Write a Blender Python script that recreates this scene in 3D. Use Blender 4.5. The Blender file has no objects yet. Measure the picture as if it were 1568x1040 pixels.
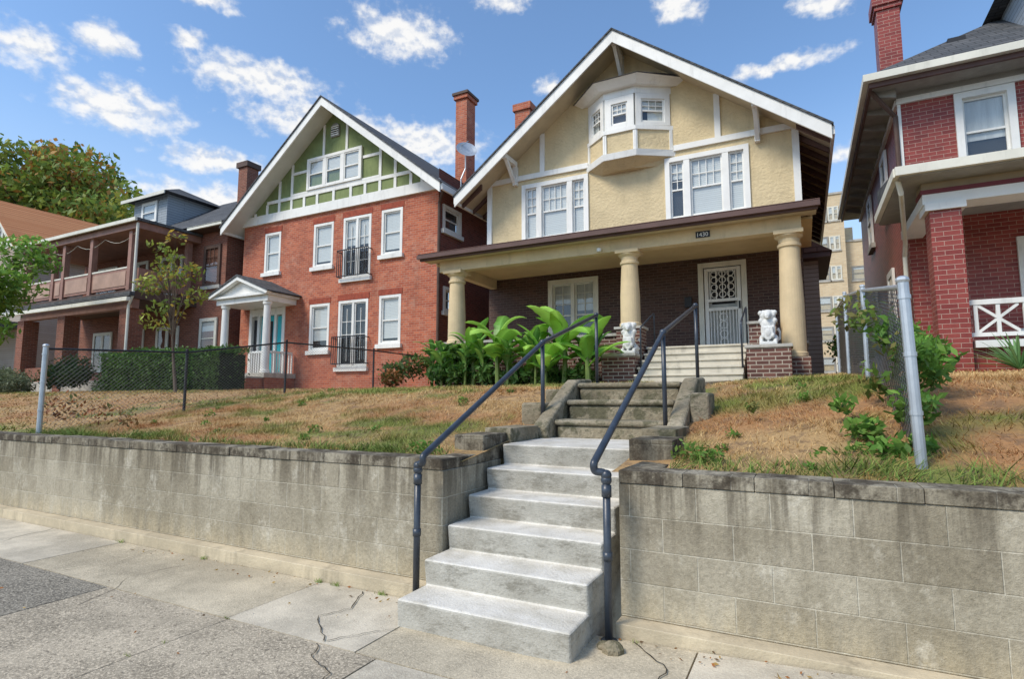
import bpy, math, random
import numpy as np
from mathutils import Vector, Matrix
R=random.Random(11); rng=np.random.default_rng(5)
scene=bpy.context.scene
col=bpy.context.collection

# ------------------------------------------------------------------ node helpers
def NN(nt,t,**k):
    n=nt.nodes.new(t)
    for a,b in k.items(): setattr(n,a,b)
    return n
def setin(nt,n,i,v):
    if isinstance(v,bpy.types.NodeSocket): nt.links.new(v,n.inputs[i])
    else: n.inputs[i].default_value=v
def M(nt,op,a,b=0.,c=None,clamp=False):
    n=NN(nt,'ShaderNodeMath',operation=op,use_clamp=clamp)
    setin(nt,n,0,a); setin(nt,n,1,b)
    if c is not None: setin(nt,n,2,c)
    return n.outputs[0]
def VM(nt,op,a,b=(0,0,0)):
    n=NN(nt,'ShaderNodeVectorMath',operation=op); setin(nt,n,0,a); setin(nt,n,1,b)
    return n.outputs['Value'] if op in('LENGTH','DISTANCE') else n.outputs[0]
def noise(nt,vec,scale,detail=3,rough=.6,dist=0.):
    n=NN(nt,'ShaderNodeTexNoise'); nt.links.new(vec,n.inputs['Vector'])
    n.inputs['Scale'].default_value=scale; n.inputs['Detail'].default_value=detail
    n.inputs['Roughness'].default_value=rough; n.inputs['Distortion'].default_value=dist
    return n.outputs['Fac']
def ss(nt,v,a,b,lo=0.,hi=1.):
    n=NN(nt,'ShaderNodeMapRange',interpolation_type='SMOOTHSTEP')
    setin(nt,n,'Value',v); n.inputs['From Min'].default_value=a; n.inputs['From Max'].default_value=b
    n.inputs['To Min'].default_value=lo; n.inputs['To Max'].default_value=hi
    return n.outputs[0]
def c4(c): return (c[0],c[1],c[2],1.)
def mixc(nt,f,a,b,blend='MIX'):
    n=NN(nt,'ShaderNodeMix',data_type='RGBA',blend_type=blend)
    setin(nt,n,0,f)
    for i,v in ((6,a),(7,b)):
        if isinstance(v,tuple): n.inputs[i].default_value=c4(v)
        else: nt.links.new(v,n.inputs[i])
    return n.outputs[2]
def newmat(name):
    m=bpy.data.materials.new(name); m.use_nodes=True
    nt=m.node_tree; b=nt.nodes['Principled BSDF']
    return m,nt,b
def pos(nt): return NN(nt,'ShaderNodeNewGeometry').outputs['Position']
def bump(nt,b,h,strength=.3,dist=.01):
    n=NN(nt,'ShaderNodeBump'); n.inputs['Strength'].default_value=strength; n.inputs['Distance'].default_value=dist
    nt.links.new(h,n.inputs['Height']); nt.links.new(n.outputs[0],b.inputs['Normal'])
def sc(c,k): return tuple(min(1,x*k) for x in c)
def generic(name,c,rough=.75,var=.22,scale=1.5,bs=40,bst=.25,bd=.006,metal=0.,stretch=(1,1,1),spec=.4,grime=0.):
    m,nt,b=newmat(name); p=VM(nt,'MULTIPLY',pos(nt),stretch)
    n1=noise(nt,p,scale,3,.65); n2=noise(nt,p,bs,2,.6)
    f=M(nt,'ADD',M(nt,'MULTIPLY',ss(nt,n1,.3,.7),.65),M(nt,'MULTIPLY',n2,.35))
    cc=mixc(nt,f,sc(c,1-var),sc(c,1+var))
    if grime>0:
        g=noise(nt,VM(nt,'MULTIPLY',pos(nt),(3,3,.6)),1.6,4,.7)
        cc=mixc(nt,ss(nt,g,.5,.75,0,grime),cc,sc(c,.35))
    nt.links.new(cc,b.inputs['Base Color'])
    b.inputs['Roughness'].default_value=rough; b.inputs['Metallic'].default_value=metal
    b.inputs['Specular IOR Level'].default_value=spec
    if bst>.15: bump(nt,b,n2,bst,bd)
    return m
def wallcoords(nt,off=(0,0)):
    g=NN(nt,'ShaderNodeNewGeometry')
    s=NN(nt,'ShaderNodeSeparateXYZ'); nt.links.new(g.outputs['Position'],s.inputs[0])
    n=NN(nt,'ShaderNodeSeparateXYZ'); nt.links.new(g.outputs['True Normal'],n.inputs[0])
    fx=M(nt,'GREATER_THAN',M(nt,'ABSOLUTE',n.outputs[0]),.72)
    fz=M(nt,'GREATER_THAN',M(nt,'ABSOLUTE',n.outputs[2]),.9)
    u=M(nt,'ADD',M(nt,'MULTIPLY',s.outputs[0],M(nt,'SUBTRACT',1.,fx)),M(nt,'MULTIPLY',s.outputs[1],fx))
    v=M(nt,'ADD',M(nt,'MULTIPLY',s.outputs[2],M(nt,'SUBTRACT',1.,fz)),M(nt,'MULTIPLY',s.outputs[1],fz))
    c=NN(nt,'ShaderNodeCombineXYZ'); nt.links.new(M(nt,'ADD',u,off[0]),c.inputs[0]); nt.links.new(M(nt,'ADD',v,off[1]),c.inputs[1])
    return c.outputs[0],g.outputs['Position'],s
def NNcol(nt,p,scale):
    n=NN(nt,'ShaderNodeTexNoise'); nt.links.new(p,n.inputs['Vector']); n.inputs['Scale'].default_value=scale
    return n.outputs['Color']
def brick(name,c1,c2,mort,bw=.215,bh=.075,ms=.008,rough=.8,off=(0,0),stain=.35,stainc=(.05,.04,.035),bst=.5,offset=.5,spec=.3,light=.0):
    m,nt,b=newmat(name); v,p,s=wallcoords(nt,off)
    t=NN(nt,'ShaderNodeTexBrick'); t.offset=offset
    nt.links.new(v,t.inputs['Vector'])
    t.inputs['Color1'].default_value=c4(c1); t.inputs['Color2'].default_value=c4(c2); t.inputs['Mortar'].default_value=c4(mort)
    t.inputs['Scale'].default_value=1.; t.inputs['Mortar Size'].default_value=ms; t.inputs['Mortar Smooth'].default_value=.3
    t.inputs['Bias'].default_value=0.; t.inputs['Brick Width'].default_value=bw; t.inputs['Row Height'].default_value=bh
    cc=t.outputs['Color']
    if stain>0:
        n1=noise(nt,VM(nt,'MULTIPLY',p,(1,1,.55)),.9,5,.7)
        cc=mixc(nt,ss(nt,n1,.47,.74,0,stain),cc,stainc)
    if light>0:
        n3=noise(nt,p,2.3,4,.7)
        cc=mixc(nt,ss(nt,n3,.5,.75,0,light),cc,sc(mort,1.3))
    n2=noise(nt,p,45,2,.7)
    cc=mixc(nt,.35,cc,mixc(nt,n2,(.25,.25,.25),(.95,.95,.95)),'OVERLAY')
    nt.links.new(cc,b.inputs['Base Color']); b.inputs['Roughness'].default_value=rough
    b.inputs['Specular IOR Level'].default_value=spec
    bump(nt,b,M(nt,'SUBTRACT',1.,t.outputs['Fac']),bst,.008)
    return m

# ------------------------------------------------------------------ materials
WHITE=generic('white_paint',(.80,.79,.74),.5,.1,1.2,25,.1,.003,grime=.28)
WHITE2=generic('cream_white_paint',(.70,.68,.58),.55,.12,1.,25,.1,.003,grime=.3)
STUCCO=generic('yellow_stucco',(.65,.525,.315),.95,.14,1.1,14,1.,.025,grime=.18)
STUCOL=generic('beige_plaster',(.66,.515,.31),.9,.14,1.6,30,.3,.008,grime=.25)
CEIL=generic('porch_ceiling_paint',(.66,.49,.25),.7,.1,1.5,30,.1,.003)
DKBRICK=brick('dark_brown_brick',(.055,.028,.022),(.095,.048,.036),(.13,.095,.075),stain=.2,rough=.6)
REDBRICK=brick('red_brick',(.33,.075,.040),(.50,.145,.072),(.40,.24,.17),stain=.5,stainc=(.13,.05,.035),light=.42)
REDBRICK2=brick('glazed_red_brick',(.20,.036,.03),(.30,.062,.048),(.42,.28,.22),bw=.22,bh=.078,ms=.005,rough=.42,stain=.25)
BROWNBRICK=brick('brown_brick',(.17,.055,.035),(.26,.09,.055),(.26,.18,.13),stain=.35)
SHADEBRICK=brick('shaded_side_brick',(.15,.038,.028),(.22,.06,.04),(.2,.12,.09),stain=.4)  # darker copy of the red brick, side-wall shade put into its colour
TANBRICK=brick('tan_brick',(.56,.42,.26),(.66,.51,.33),(.55,.47,.34),bw=.45,bh=.16,ms=.02,stain=.15,stainc=(.3,.2,.1))
PEDBRICK=brick('pedestal_brick',(.09,.04,.033),(.18,.08,.06),(.40,.34,.27),ms=.010,stain=.2)
SHINGLE=brick('grey_roof_shingle',(.065,.07,.075),(.11,.112,.115),(.035,.035,.035),bw=.3,bh=.12,ms=.01,stain=.2,rough=.95)
SHBROWN=brick('brown_roof_shingle',(.12,.065,.055),(.17,.10,.08),(.06,.035,.03),bw=.3,bh=.12,ms=.01,stain=.3,rough=.95)
SHORANGE=brick('orange_roof_shingle',(.58,.22,.09),(.70,.30,.13),(.28,.11,.05),bw=.3,bh=.14,ms=.012,stain=.12,rough=.95)
SIDING=brick('wood_siding',(.40,.33,.27),(.43,.36,.30),(.12,.09,.07),bw=4.,bh=.11,ms=.008,stain=.25)
SIDINGG=brick('grey_siding',(.33,.37,.40),(.35,.39,.42),(.12,.13,.14),bw=4.,bh=.12,ms=.008,stain=.15)
GREEN=generic('green_stucco',(.20,.245,.10),.9,.22,1.5,20,.5,.01,grime=.3)
SOFFBR=generic('brown_soffit_wood',(.10,.06,.045),.7,.25,3.,30,.3,.005)
SOFFCR=generic('cream_soffit',(.55,.46,.31),.7,.12,3.,30,.2,.005)
SOFFG=generic('grey_soffit',(.30,.29,.26),.7,.2,3.,30,.2,.005)
SOFFW=generic('white_soffit',(.66,.66,.62),.6,.1)
FASBR=generic('brown_fascia',(.11,.06,.05),.6,.2,3.,30,.2,.005)
POSTBR=generic('painted_wood_brown',(.30,.16,.12),.6,.2,3,30,.2,.005,grime=.4)
PANEL=generic('parapet_panel',(.42,.27,.20),.6)
TEAL=generic('teal_paint',(.03,.42,.46),.4,.08,3,30,.1,.002)
STONE=generic('stone',(.45,.43,.38),.9,.2,3,30,.4,.01,grime=.5)
IRON=generic('black_iron',(.02,.02,.022),.5,.2,5,60,.1,.002)
PIPE=generic('dark_painted_pipe',(.035,.045,.06),.36,.4,6,60,.25,.003,spec=.6)
GALV=generic('galvanized_steel',(.50,.53,.55),.42,.15,6,60,.1,.002,metal=.6)
WIRE=generic('fence_wire',(.15,.15,.15),.5,.2,6,60,.0,.001,metal=.3)
DARK=generic('dark_interior',(.03,.03,.033),.8,.3,2,10,0,.001)
BLIND=brick('window_blind',(.66,.66,.63),(.70,.70,.67),(.48,.48,.47),bw=8,bh=.05,ms=.006,stain=0,bst=.2)
CURT=generic('curtain',(.6,.6,.58),.9,.25,1.,12,.6,.02,stretch=(6,6,.4))
BARK=generic('bark',(.12,.09,.065),.95,.35,6,50,.8,.02,stretch=(1,1,.3))
STATUE=generic('white_stone_statue',(.66,.66,.63),.8,.2,9,50,.4,.006,grime=.4)
SOIL=generic('soil',(.13,.09,.06),1.,.4,3,60,.6,.02)
ASPH=generic('asphalt',(.05,.05,.052),.95,.3,1,80,.5,.01)
LINTEL=generic('lintel_brick',(.30,.065,.035),.85,.3,8,20,.4,.01)
MAROON=generic('maroon_paint',(.16,.025,.03),.5)
OLIVE=generic('olive_tan_paint',(.34,.27,.17),.6,.15)
DOORG=generic('door_light_grey',(.50,.50,.46),.5)
STEM=generic('banana_stem',(.14,.2,.05),.6)
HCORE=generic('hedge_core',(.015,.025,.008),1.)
CRACK=generic('crack_dirt',(.05,.042,.028),1.)

def oldcon():
    m,nt,b=newmat('mossy_old_concrete'); p=pos(nt)
    n1=noise(nt,p,2.5,4,.75); n2=noise(nt,p,22,3,.75); n3=noise(nt,p,5,4,.7)
    c=mixc(nt,ss(nt,n1,.35,.65),(.20,.165,.105),(.40,.34,.24))
    c=mixc(nt,ss(nt,n3,.46,.60,0,.85),c,(.085,.08,.04)); c=mixc(nt,.5,c,mixc(nt,n2,(.1,.1,.1),(1,1,1)),'OVERLAY')
    nt.links.new(c,b.inputs['Base Color']); b.inputs['Roughness'].default_value=.97; bump(nt,b,n2,.8,.025); return m
OLDCON=oldcon()
def glass():
    m=bpy.data.materials.new('window_glass'); m.use_nodes=True; nt=m.node_tree; nt.nodes.clear()
    o=NN(nt,'ShaderNodeOutputMaterial'); mx=NN(nt,'ShaderNodeMixShader'); t=NN(nt,'ShaderNodeBsdfTransparent'); g=NN(nt,'ShaderNodeBsdfGlossy')
    g.inputs['Roughness'].default_value=.03; t.inputs[0].default_value=(.9,.93,.93,1)
    lw=NN(nt,'ShaderNodeLayerWeight'); lw.inputs['Blend'].default_value=.5
    f=M(nt,'ADD',M(nt,'MULTIPLY',M(nt,'POWER',lw.outputs['Facing'],4.),.8),.10,clamp=True)
    nt.links.new(f,mx.inputs[0])
    nz=noise(nt,pos(nt),1.5,1); bm=NN(nt,'ShaderNodeBump'); bm.inputs['Strength'].default_value=.25; bm.inputs['Distance'].default_value=.03
    nt.links.new(nz,bm.inputs['Height']); nt.links.new(bm.outputs[0],g.inputs['Normal'])
    nt.links.new(t.outputs[0],mx.inputs[1]); nt.links.new(g.outputs[0],mx.inputs[2]); nt.links.new(mx.outputs[0],o.inputs[0])
    return m
GLASS=glass()
def foliage(name,transl=.35,rough=.55):
    m,nt,b=newmat(name); a=NN(nt,'ShaderNodeAttribute',attribute_name='Col')
    nt.links.new(a.outputs['Color'],b.inputs['Base Color']); b.inputs['Roughness'].default_value=rough
    b.inputs['Specular IOR Level'].default_value=.3
    tr=NN(nt,'ShaderNodeBsdfTranslucent'); nt.links.new(a.outputs['Color'],tr.inputs[0])
    mx=NN(nt,'ShaderNodeMixShader'); mx.inputs[0].default_value=transl
    o=nt.nodes['Material Output']
    nt.links.new(b.outputs[0],mx.inputs[1]); nt.links.new(tr.outputs[0],mx.inputs[2]); nt.links.new(mx.outputs[0],o.inputs[0])
    return m
LEAF=foliage('leaf'); BANM=foliage('banana_leaf',.35,.35)
def grassm():
    m,nt,b=newmat('grass_blade'); a=NN(nt,'ShaderNodeAttribute',attribute_name='Col')
    nt.links.new(a.outputs['Color'],b.inputs['Base Color']); b.inputs['Roughness'].default_value=.9; b.inputs['Specular IOR Level'].default_value=.15
    return m
GRASSM=grassm()
def newconcrete():
    m,nt,b=newmat('new_concrete'); p=pos(nt)
    n1=noise(nt,p,2.2,3,.7); n2=noise(nt,p,60,2,.7); n4=noise(nt,VM(nt,'MULTIPLY',p,(1,1,2.2)),4.5,5,.75)
    c=mixc(nt,ss(nt,n1,.3,.7),(.54,.50,.42),(.74,.70,.61))
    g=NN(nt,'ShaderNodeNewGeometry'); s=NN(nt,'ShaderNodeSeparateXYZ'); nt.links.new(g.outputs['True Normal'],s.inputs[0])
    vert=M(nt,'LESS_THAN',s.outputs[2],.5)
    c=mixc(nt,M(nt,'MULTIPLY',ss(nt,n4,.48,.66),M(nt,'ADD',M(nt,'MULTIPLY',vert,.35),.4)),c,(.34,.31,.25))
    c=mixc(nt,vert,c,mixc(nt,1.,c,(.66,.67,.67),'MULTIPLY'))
    c=mixc(nt,.3,c,mixc(nt,n2,(.2,.2,.2),(1,1,1)),'OVERLAY')
    nt.links.new(c,b.inputs['Base Color']); b.inputs['Roughness'].default_value=.92; b.inputs['Specular IOR Level'].default_value=.25
    bump(nt,b,M(nt,'ADD',n2,M(nt,'MULTIPLY',n4,2.)),.5,.012); return m
CONC=newconcrete()
def slabmat(name,c,speck,dirt,crack=1.):
    m,nt,b=newmat(name); p=pos(nt)
    n1=noise(nt,p,1.1,5,.72); n2=noise(nt,p,90,1,.7); n3=noise(nt,p,.5,4,.7)
    cc=mixc(nt,ss(nt,n1,.3,.7),sc(c,.68),sc(c,1.25))
    sp=ss(nt,noise(nt,p,60,2,.8),.48,.62)
    cc=mixc(nt,M(nt,'MULTIPLY',sp,speck),cc,sc(c,2.0)); 
    sp2=ss(nt,noise(nt,p,38,2,.8),.55,.66)
    cc=mixc(nt,M(nt,'MULTIPLY',sp2,speck*.9),cc,sc(c,.3))
    cc=mixc(nt,ss(nt,n3,.5,.7,0,dirt),cc,sc(c,.5))
    w=VM(nt,'ADD',p,VM(nt,'MULTIPLY',VM(nt,'SUBTRACT',NNcol(nt,p,1.3),(.5,.5,.5)),(.45,.45,0)))
    vc=NN(nt,'ShaderNodeTexVoronoi',feature='DISTANCE_TO_EDGE'); nt.links.new(w,vc.inputs['Vector']); vc.inputs['Scale'].default_value=.42
    ck=M(nt,'MULTIPLY',ss(nt,vc.outputs['Distance'],.0012,.004,1,0),ss(nt,noise(nt,p,.6,2),.50,.56))
    cc=mixc(nt,M(nt,'MULTIPLY',ck,.7*crack),cc,(.06,.05,.035))
    nt.links.new(cc,b.inputs['Base Color']); b.inputs['Roughness'].default_value=.94; b.inputs['Specular IOR Level'].default_value=.2
    bump(nt,b,M(nt,'ADD',n2,M(nt,'MULTIPLY',sp2,.8*speck)),.5,.008); return m
S_LIGHT=slabmat('pavement_light',(.55,.485,.375),.14,.3)
S_TAN=slabmat('pavement_aggregate',(.38,.325,.24),.6,.45)
S_DARK=slabmat('pavement_dark_aggregate',(.235,.21,.165),.85,.35)
S_OLD=slabmat('pavement_old',(.48,.415,.30),.25,.45)

def blockmat(name,cap=False):
    m,nt,b=newmat(name); v,p,s=wallcoords(nt,(0,-.11))
    t=NN(nt,'ShaderNodeTexBrick'); t.offset=.5
    nt.links.new(v,t.inputs['Vector'])
    t.inputs['Color1'].default_value=(.32,.28,.205,1); t.inputs['Color2'].default_value=(.44,.395,.30,1); t.inputs['Mortar'].default_value=(.5,.46,.36,1)
    t.inputs['Scale'].default_value=1.; t.inputs['Mortar Size'].default_value=.0045; t.inputs['Mortar Smooth'].default_value=.5
    t.inputs['Brick Width'].default_value=.405; t.inputs['Row Height'].default_value=.2
    cc=t.outputs['Color']
    n1=noise(nt,VM(nt,'MULTIPLY',p,(1,1,.6)),1.5,6,.76)
    cc=mixc(nt,ss(nt,n1,.40,.62,0,.62),cc,(.20,.17,.115))
    n5=noise(nt,VM(nt,'MULTIPLY',p,(1,1,.75)),3.1,5,.76)
    cc=mixc(nt,ss(nt,n5,.54,.70,0,.7),cc,(.60,.555,.45))
    n6=noise(nt,VM(nt,'MULTIPLY',p,(6,6,.45)),1.3,4,.7)
    z=s.outputs[2]
    cc=mixc(nt,M(nt,'MULTIPLY',ss(nt,n6,.42,.60,0,.8),ss(nt,z,.6,1.12)),cc,(.13,.11,.078))
    cc=mixc(nt,ss(nt,n6,.60,.74,0,.35),cc,(.14,.12,.085))
    cc=mixc(nt,M(nt,'MULTIPLY',ss(nt,n6,.35,.6,.1,.55),ss(nt,z,.6,.25)),cc,(.54,.45,.29))
    cc=mixc(nt,M(nt,'MULTIPLY',t.outputs['Fac'],ss(nt,n1,.62,.40,.15,.62)),cc,(.55,.50,.39))
    if cap:
        n7=noise(nt,p,4,5,.75)
        cc=mixc(nt,ss(nt,n7,.42,.60,.15,.92),cc,(.06,.048,.035))
    n2=noise(nt,p,50,3,.75)
    cc=mixc(nt,.6,cc,mixc(nt,n2,(.12,.12,.12),(.95,.95,.95)),'OVERLAY')
    nt.links.new(cc,b.inputs['Base Color']); b.inputs['Roughness'].default_value=.97; b.inputs['Specular IOR Level'].default_value=.15
    h=M(nt,'ADD',M(nt,'SUBTRACT',1.,t.outputs['Fac']),M(nt,'MULTIPLY',n2,1.3))
    bump(nt,b,h,.75,.009); return m
BLOCK=blockmat('concrete_block'); BLOCKCAP=blockmat('weathered_block_cap',True)
FOOT=generic('wall_footing_concrete',(.55,.465,.32),.95,.28,2.5,50,.5,.01,grime=.6)

# ------------------------------------------------------------------ geometry builder
class O:
    def __init__(s,name): s.name=name; s.parts={}
    def g(s,part,mat):
        return s.parts.setdefault((part,mat.name),([],[],mat))
    def add(s,part,mat,vs,fs):
        V,F,_=s.g(part,mat); b=len(V); V.extend([tuple(v) for v in vs]); F.extend([tuple(i+b for i in f) for f in fs])
    def box8(s,part,mat,c):
        s.add(part,mat,c,[(0,3,2,1),(4,5,6,7),(0,1,5,4),(1,2,6,5),(2,3,7,6),(3,0,4,7)])
    def box(s,part,mat,x0,x1,y0,y1,z0,z1):
        s.box8(part,mat,[(x0,y0,z0),(x1,y0,z0),(x1,y1,z0),(x0,y1,z0),(x0,y0,z1),(x1,y0,z1),(x1,y1,z1),(x0,y1,z1)])
    def poly(s,part,mat,pts): s.add(part,mat,pts,[tuple(range(len(pts)))])
    def prism(s,part,mat,pts,ev):
        n=len(pts); q=[tuple(p[i]+ev[i] for i in range(3)) for p in pts]
        s.add(part,mat,list(pts)+q,[tuple(range(n))[::-1],tuple(range(n,2*n))]+[(i,(i+1)%n,n+(i+1)%n,n+i) for i in range(n)])
    def tube(s,part,mat,pts,r,n=10,caps=True):
        pts=[Vector(p) for p in pts]; rs=r if isinstance(r,(list,tuple)) else [r]*len(pts)
        vs=[];fs=[]; up=None
        for i,p in enumerate(pts):
            d=(pts[min(i+1,len(pts)-1)]-pts[max(i-1,0)]).normalized()
            if up is None: up=Vector((0,0,1)) if abs(d.z)<.9 else Vector((0,1,0))
            a=d.cross(up).normalized(); b2=a.cross(d).normalized(); up=b2
            for k in range(n):
                t=2*math.pi*k/n; vs.append(p+rs[i]*(math.cos(t)*a+math.sin(t)*b2))
        for i in range(len(pts)-1):
            for k in range(n):
                fs.append((i*n+k,i*n+(k+1)%n,(i+1)*n+(k+1)%n,(i+1)*n+k))
        if caps: fs.append(tuple(range(n))[::-1]); fs.append(tuple((len(pts)-1)*n+k for k in range(n)))
        s.add(part,mat,vs,fs)
    def lathe(s,part,mat,x,y,prof,n=24):
        s.tube(part,mat,[(x,y,z) for z,_ in prof],[r for _,r in prof],n)
    def sphere(s,part,mat,c,r,seg=12,rings=8,rot=0.):
        vs=[];fs=[]
        for i in range(rings+1):
            ph=math.pi*i/rings
            for k in range(seg):
                t=2*math.pi*k/seg
                x=r[0]*math.sin(ph)*math.cos(t); y=r[1]*math.sin(ph)*math.sin(t); z=r[2]*math.cos(ph)
                y,z=y*math.cos(rot)-z*math.sin(rot),y*math.sin(rot)+z*math.cos(rot)
                vs.append((c[0]+x,c[1]+y,c[2]+z))
        for i in range(rings):
            for k in range(seg): fs.append((i*seg+k,(i+1)*seg+k,(i+1)*seg+(k+1)%seg,i*seg+(k+1)%seg))
        s.add(part,mat,vs,fs)
    def build(s,bevel=0.,smooth=False,remesh=0.,single=False,rough=0.):
        res=[]
        keys=list(s.parts)
        emp=None
        if single or len(keys)==1:
            me=bpy.data.meshes.new(s.name); V=[];F=[];mi=[]
            for k in keys:
                v,f,m=s.parts[k]; me.materials.append(m); b=len(V); V+=v; F+=[tuple(i+b for i in q) for q in f]; mi+=[len(me.materials)-1]*len(f)
            me.from_pydata(V,[],F); me.polygons.foreach_set('material_index',mi); me.update()
            ob=bpy.data.objects.new(s.name,me); col.objects.link(ob); res=[ob]; emp=ob
        else:
            emp=bpy.data.objects.new(s.name,None); col.objects.link(emp)
            for k in keys:
                v,f,m=s.parts[k]; me=bpy.data.meshes.new(k[0]); me.materials.append(m); me.from_pydata(v,[],f); me.update()
                ob=bpy.data.objects.new(k[0],me); col.objects.link(ob); ob.parent=emp; res.append(ob)
        for ob in res:
            if remesh>0:
                md=ob.modifiers.new('r','REMESH'); md.mode='VOXEL'; md.voxel_size=remesh; md.use_smooth_shade=True
            if bevel>0:
                md=ob.modifiers.new('b','BEVEL'); md.width=bevel; md.segments=3; md.limit_method='ANGLE'; md.angle_limit=math.radians(40)
            if rough>0:
                tx=bpy.data.textures.new('t','CLOUDS'); tx.noise_scale=.12; tx.noise_depth=4
                md=ob.modifiers.new('d','DISPLACE'); md.texture=tx; md.strength=rough; md.mid_level=.5; md.texture_coords='GLOBAL'
            if smooth:
                ob.data.shade_smooth()
        return emp

class F:
    """wall frame: a along wall, d outward"""
    def __init__(s,o,a,n): s.o=o;s.a=a;s.n=n
    def p(s,a,d,z): return (s.o[0]+s.a[0]*a+s.n[0]*d, s.o[1]+s.a[1]*a+s.n[1]*d, z)
    def box(s,ob,part,mat,a0,a1,d0,d1,z0,z1):
        ob.box8(part,mat,[s.p(a0,d1,z0),s.p(a1,d1,z0),s.p(a1,d0,z0),s.p(a0,d0,z0),s.p(a0,d1,z1),s.p(a1,d1,z1),s.p(a1,d0,z1),s.p(a0,d0,z1)])
    def quad(s,ob,part,mat,a0,a1,d,z0,z1):
        ob.poly(part,mat,[s.p(a0,d,z0),s.p(a1,d,z0),s.p(a1,d,z1),s.p(a0,d,z1)])
def FY(y): return F((0,y),(1,0),(0,-1))
def FXP(x): return F((x,0),(0,1),(1,0))
def FXM(x): return F((x,0),(0,1),(-1,0))
def seg(p0,p1):
    a=Vector((p1[0]-p0[0],p1[1]-p0[1])); L=a.length; a/=L
    return F(p0,(a.x,a.y),(a.y,-a.x)),L

def wall(ob,part,mat,f,a0,a1,z0,z1,holes,depth=.14):
    A=sorted(set([a0,a1]+[h[i] for h in holes for i in(0,1)])); Z=sorted(set([z0,z1]+[h[i] for h in holes for i in(2,3)]))
    for i in range(len(A)-1):
        for j in range(len(Z)-1):
            ca=(A[i]+A[i+1])/2; cz=(Z[j]+Z[j+1])/2
            if any(h[0]<ca<h[1] and h[2]<cz<h[3] for h in holes): continue
            f.quad(ob,part,mat,A[i],A[i+1],0,Z[j],Z[j+1])
    for h in holes:
        for (p0,p1,q0,q1) in ((h[0],h[0],h[2],h[3]),(h[1],h[1],h[2],h[3])):
            ob.poly(part,mat,[f.p(p0,0,q0),f.p(p0,-depth,q0),f.p(p0,-depth,q1),f.p(p0,0,q1)])
        for z in (h[2],h[3]):
            ob.poly(part,mat,[f.p(h[0],0,z),f.p(h[1],0,z),f.p(h[1],-depth,z),f.p(h[0],-depth,z)])

def unit(ob,f,a0,a1,z0,z1,base,fm,blind=.5,grid=None,split=.5,bm=None,st=.045,full=False):
    bm=bm or BLIND
    W='windows'
    zm=z0+(z1-z0)*split
    for (x0,x1) in ((a0,a0+st),(a1-st,a1)): f.box(ob,W,fm,x0,x1,base-.01,base+.025,z0,z1)
    f.box(ob,W,fm,a0+st,a1-st,base-.01,base+.024,z0,z0+st*1.3)
    f.box(ob,W,fm,a0+st,a1-st,base-.01,base+.024,z1-st,z1)
    if not full: f.box(ob,W,fm,a0+st,a1-st,base-.012,base+.03,zm-st*.45,zm+st*.45)
    if grid:
        nx,nz,zz0,zz1=grid
        if zz0 is None: zz0,zz1=(zm,z1-st)
        for i in range(1,nx):
            x=a0+st+(a1-a0-2*st)*i/nx; f.box(ob,W,fm,x-.009,x+.009,base-.008,base+.018,zz0,zz1)
        for j in range(1,nz):
            z=zz0+(zz1-zz0)*j/nz; f.box(ob,W,fm,a0+st,a1-st,base-.009,base+.017,z-.009,z+.009)
    f.quad(ob,'window_glass',GLASS,a0+st*.5,a1-st*.5,base,z0+.01,z1-.01)
    if blind>0: f.quad(ob,'window_blinds',bm,a0+.01,a1-.01,base-.03,z1-(z1-z0)*blind,z1)
    f.quad(ob,'window_interior',DARK,a0,a1,base-.06,z0,z1)

def window(ob,f,a0,a1,z0,z1,units=(1,),trim=.1,fm=None,blind=.5,grid=None,sill=None,split=.5,proud=.05,bm=None,depth=.07,full=False,mw=.09):
    fm=fm or WHITE
    T='window_trim'
    i0,i1,j0,j1=a0+trim,a1-trim,z0+trim*.6,z1-trim
    f.box(ob,T,fm,a0,i0,-depth-.03,proud,z0,z1); f.box(ob,T,fm,i1,a1,-depth-.03,proud,z0,z1)
    f.box(ob,T,fm,i0,i1,-depth-.03,proud,j1,z1); f.box(ob,T,fm,i0,i1,-depth-.03,proud,z0,j0)
    if sill is not None: f.box(ob,'window_sills',sill,a0-.07,a1+.07,-.05,.1,z0-.14,z0-.002)
    tot=sum(units); w=(i1-i0-mw*(len(units)-1))/tot; x=i0
    for k,u in enumerate(units):
        g=grid[k] if isinstance(grid,list) else grid
        b=blind[k] if isinstance(blind,(list,tuple)) else blind
        unit(ob,f,x,x+w*u,j0,j1,-depth,fm,b,g,split,bm,full=full)
        x+=w*u
        if k<len(units)-1: f.box(ob,T,fm,x,x+mw,-depth-.03,proud-.006,j0,j1); x+=mw
    return (a0+.004,a1-.004,z0+.004,z1-.004)

def gable_roof(ob,xc,hw,zp,ze,yf,yb,wallf,shm,sofm,fasm,fh=.28,tsh=.05,ts=.12):
    for sgn in (-1,1):
        xe=xc+sgn*hw
        def pr(part,m,t0,t1,y0,y1,ex=0.):
            k=(ze-zp)/hw
            pts=[(xc,y0,zp-t0),(xe+sgn*ex,y0,ze+k*ex-t0),(xe+sgn*ex,y0,ze+k*ex-t1),(xc,y0,zp-t1)]
            ob.prism(part,m,pts,(0,y1-y0,0))
        pr('roof',shm,0,tsh,yf-.04,yb,.04)
        pr('roof_soffit',sofm,tsh+.002,tsh+ts,yf+.055,yb)
        pr('roof_fascia',fasm,tsh+.002,tsh+fh,yf,yf+.05)
        ob.box('roof_fascia',fasm,min(xe,xe+sgn*.06),max(xe,xe+sgn*.06),yf+.06,yb,ze-.26,ze-.06)

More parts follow.
